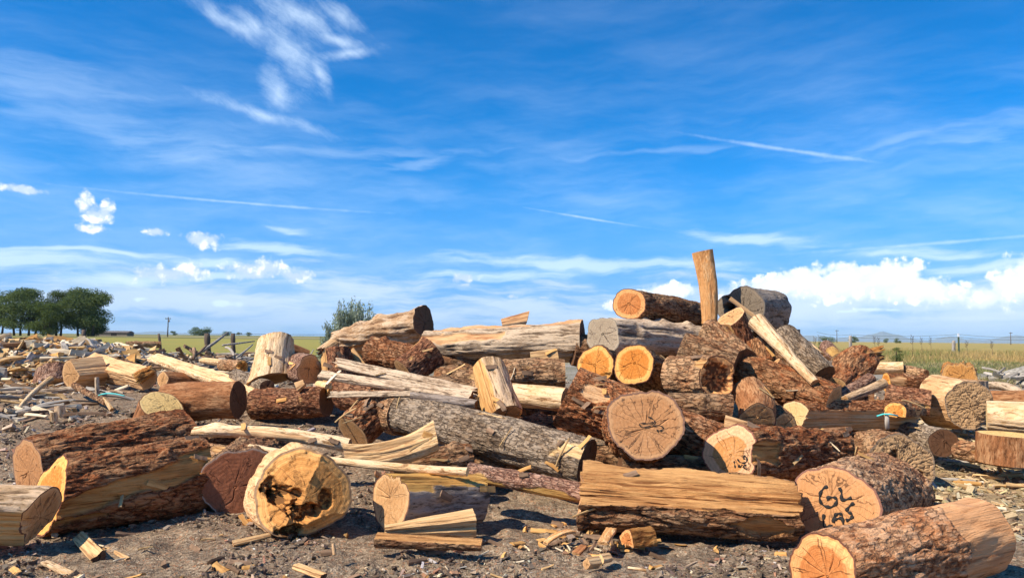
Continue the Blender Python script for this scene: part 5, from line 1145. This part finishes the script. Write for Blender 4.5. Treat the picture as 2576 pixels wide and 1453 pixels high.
wl = [(2055, 840, 44), (2139, 846, 42), (2411, 845.5, 40), (2640, 850, 38)]
for lab, dy in (('upper strand of wire between the fence posts in the straw weeds', -5), ('lower strand of wire between the fence posts in the straw weeds', 1.5)):
    pts = []
    for (ax, ay, ad), (bx, by, bd) in zip(wl[:-1], wl[1:]):
        for j in range(12):
            f = j / 12; q = P(ax, ay + dy, ad) * (1 - f) + P(bx, by + dy, bd) * f; q[2] -= .10 * 4 * f * (1 - f); pts.append(q)
    V, F = tube(pts, [.008] * len(pts), 5); tag(link('fence_wire', mesh('fence_wire', V, F, WIRE)), lab, 'wire')
pts = [P(587, 842 - 3, 24) * (1 - f) + P(1085, 835, 24) * f - np.array([0, 0, .05 * math.sin(f * pi)]) for f in np.linspace(0, 1, 20)]
V, F = tube(pts, [.006] * 20, 5); tag(link('fence_wire', mesh('fence_wire', V, F, WIRE)), 'barbed wire strand running behind the pale stump toward the willow bush', 'wire')
def pole(label, x, yt, d, tr):
    tp = P(x, yt, d); b = gz(0, d); root = bpy.data.objects.new('utility_pole', None); COL.objects.link(root); root.location = (tp[0], d, b); tag(root, label, 'utility pole')
    h = tp[2] - b
    V, F = tube([(0, 0, -.3), (0, 0, h * .5), (0, 0, h)], [.24, .20, .15], 8); link('pole_shaft', mesh('pole_shaft', V, F, POSTM), root)
    V, F = box(-1.1, 1.1, -.30, -.16, h - .75, h - .5); link('cross_arm', mesh('cross_arm', V, F, POSTM, smooth=False), root)
    parts = [tube([(q, -.23, h - .499), (q, -.23, h - .3)], [.06, .04], 6) for q in (-.95, -.4, .4, .95)]
    for V, F in parts: link('insulator', mesh('insulator', V, F, GREYP), root)
    if tr: V, F = tube([(.42, 0, h - 1.9), (.42, 0, h - 1.1)], [.22, .22], 10); link('transformer', mesh('transformer', V, F, GREYP), root)
pole('lone utility pole standing in the field beyond the firewood heap', 423.5, 797, 290, 1)
pole('distant utility pole above the straw weeds by the leaning red log', 2105, 829, 480, 0)
pole('distant utility pole on the horizon at the mountain foot', 2542, 835, 480, 0)
# low shed by the windbreak
root = bpy.data.objects.new('farm_shed', None); COL.objects.link(root); q = P(262, 838, 330); root.location = (q[0], 330, gz(0, 330)); tag(root, 'long low farm shed at the open end of the windbreak', 'shed')
V, F = box(-5, 10, 0, 6, 0, 1.5); link('wall', mesh('wall', V, F, flat_mat('shed_wall', (.20, .17, .13), (.26, .22, .17), 1), smooth=False), root)
V = np.array([(-5.3,-.4,1.502),(10.3,-.4,1.502),(10.3,6.4,1.502),(-5.3,6.4,1.502),(-5.3,3,2.3),(10.3,3,2.3)]); link('roof', mesh('roof', V, [np.array([(0,1,5,4),(2,3,4,5)]), np.array([(0,4,3),(1,2,5)]), np.array([(0,3,2,1)])], flat_mat('shed_roof', (.10,.09,.085), (.16,.14,.13), 1), smooth=False), root)
V, F = box(3, 5.5, -.03, -.003, 0, 1.3); link('door', mesh('door', V, F, flat_mat('shed_door', (.05,.045,.04), (.08,.07,.06), 1), smooth=False), root)
log('long low dark log half hidden in the dry grass beyond the heaps', (316,866,24), (404,866,24.5), 8, 8, 'lichen', 'dark', 'dark', lump=.04)  # unidentified low round object in the grass, built here as a log

# ------------------------------------------------------------------ far mountains
def ridge(label, x0, x1, d, peaks, seed):
    n = 220; xs_ = np.linspace(x0, x1, n); yh = np.array([H_ / 2 + 123.5 + (q - W_ / 2) * math.tan(ROLL) for q in xs_])
    hp = np.zeros(n)
    for c, w, h in peaks: hp = np.maximum(hp, h * np.exp(-np.abs((xs_ - c) / w) ** 1.5))
    hp = hp * (1 + .35 * (fbm(np.stack([xs_ / 22, xs_ * 0 + seed, xs_ * 0], 1), 4) - .5)) + 1
    rows = []
    for f in (0, .25, .5, .75, 1, 1.3):
        k = min(f, 1) * (1 if f <= 1 else .7)
        pts = []
        for q, hh_ in zip(xs_, hp):
            dd = d * (1 - .05 * (1 - min(f, 1))) if f <= 1 else d * 1.05
            az = (q - W_ / 2) / FPX
            rough_ = 1 + .25 * (math.sin(q * .9 + f * 9) * .5 + math.sin(q * .37 + f * 5) * .5) * (1 if 0 < f < 1 else 0)
            pts.append((az * dd, dd, -30 + (hh_ * d / FPX * k * rough_ + 30)))
        rows.append(pts)
    V = np.array(rows).reshape(-1, 3)
    m = flat_mat('mountain_rock', (.14, .13, .10), (.22, .20, .15), .002, rough=1)
    tag(link('mountains', mesh('mountains', V, grid_faces(6, n, closed=False), m)), label, kind='structure')
ridge('faint blue mountain range on the horizon beyond the straw weeds', 1900, 2750, 24000, [(2035, 80, 13), (2140, 45, 7), (2222, 66, 26), (2200, 130, 14), (2390, 50, 16), (2440, 60, 9), (2560, 80, 21), (2660, 60, 24)], 3)
ridge('very faint low ridge on the horizon beyond the utility pole', 330, 620, 27000, [(400, 60, 7), (500, 50, 6), (560, 40, 4)], 8)

# ------------------------------------------------------------------ sun and sky
sun = bpy.data.lights.new('sun', 'SUN'); sun.energy = 5.0; sun.angle = R_(.53); sun.color = (1.0, .90, .76)
so = bpy.data.objects.new('sun', sun); COL.objects.link(so)
TO = Vector((-.64, -.33, .70)).normalized()
so.rotation_euler = TO.to_track_quat('Z', 'Y').to_euler()
w = bpy.data.worlds.new('World'); SC.world = w; w.use_nodes = True
t = NT(w.node_tree)
sky = t.n('ShaderNodeTexSky', sky_type='NISHITA', sun_disc=False)
sky.sun_elevation = math.asin(TO.z); sky.sun_rotation = math.atan2(TO.x, TO.y)
sky.air_density = 1.0; sky.dust_density = .25; sky.ozone_density = 3.5; sky.altitude = 1400
hs = t.n('ShaderNodeHueSaturation'); hs.inputs['Saturation'].default_value = SKY_SAT; hs.inputs['Value'].default_value = SKY_VAL; hs.inputs['Hue'].default_value = SKY_HUE
t.put(hs.inputs['Color'], t.mix(1.0, sky.outputs[0], SKY_TINT, 'MULTIPLY'))
dirv = t.n('ShaderNodeTexCoord').outputs['Generated']
sp = t.n('ShaderNodeSeparateXYZ'); t.put(sp.inputs[0], dirv)
U = t.m('ARCTAN2', sp.outputs[0], sp.outputs[1]); Vv = t.m('ARCSINE', sp.outputs[2])
cmb = t.n('ShaderNodeCombineXYZ'); t.put(cmb.inputs[0], U); t.put(cmb.inputs[1], Vv); uv = cmb.outputs[0]
# warped coordinates give the wisps their shape
wv = t.noise(uv, 7, 3, .6, out=1); wvec = t.sc(t.vm('SUBTRACT', wv, (.5, .5, .5)), (.06, .035, 0)); uvw = t.vm('ADD', uv, wvec)
def rot_uv(vec, ang):
    r = t.n('ShaderNodeVectorRotate', rotation_type='Z_AXIS'); t.put(r.inputs['Vector'], vec); r.inputs['Angle'].default_value = ang; return r.outputs[0]
def blobs(vec, items):
    out = None
    for (x, y, rx, ry, deg) in items:
        u0, v0 = azel(x, y); mp = t.n('ShaderNodeMapping', vector_type='TEXTURE')
        mp.inputs['Location'].default_value = (u0, v0, 0); mp.inputs['Rotation'].default_value = (0, 0, -R_(deg)); mp.inputs['Scale'].default_value = (rx / FPX, ry / FPX, 1)
        t.put(mp.inputs[0], vec)
        ln = t.n('ShaderNodeVectorMath', operation='LENGTH'); t.put(ln.inputs[0], mp.outputs[0])
        k = t.m('SUBTRACT', 1.0, ln.outputs['Value'])
        out = k if out is None else t.m('MAXIMUM', out, k)
    return out
exec(CLOUDS)
bg = t.n('ShaderNodeBackground'); bg.inputs['Strength'].default_value = SKY_STR; t.put(bg.inputs[0], skycol)
ow = t.n('ShaderNodeOutputWorld'); t.t.links.new(bg.outputs[0], ow.inputs[0])

# ------------------------------------------------------------------ air between the camera and the mountains
if HAZE:
    v_, f_ = box(-16000, 24000, -60, 29500, -1.2, 400)
    hm = bpy.data.materials.new('pale_air'); hm.use_nodes = True; ht = NT(hm.node_tree)
    pv = ht.n('ShaderNodeVolumePrincipled'); pv.inputs['Color'].default_value = (.50, .74, 1, 1); pv.inputs['Density'].default_value = HAZE; pv.inputs['Anisotropy'].default_value = 0.0
    ho = ht.n('ShaderNodeOutputMaterial'); ht.t.links.new(pv.outputs[0], ho.inputs['Volume'])
    tag(link('haze', mesh('haze', v_, f_, hm, smooth=False)), 'thin pale haze in the air', kind='stuff')

SC.view_settings.view_transform = 'Standard'; SC.view_settings.look = 'None'; SC.view_settings.gamma = 1.0
SC.view_settings.exposure = EXPO
SC.cycles.volume_bounces = 2; SC.cycles.max_bounces = 5; SC.cycles.diffuse_bounces = 3; SC.cycles.use_adaptive_sampling = True; SC.cycles.adaptive_threshold = .02
SC.cycles.use_denoising = True
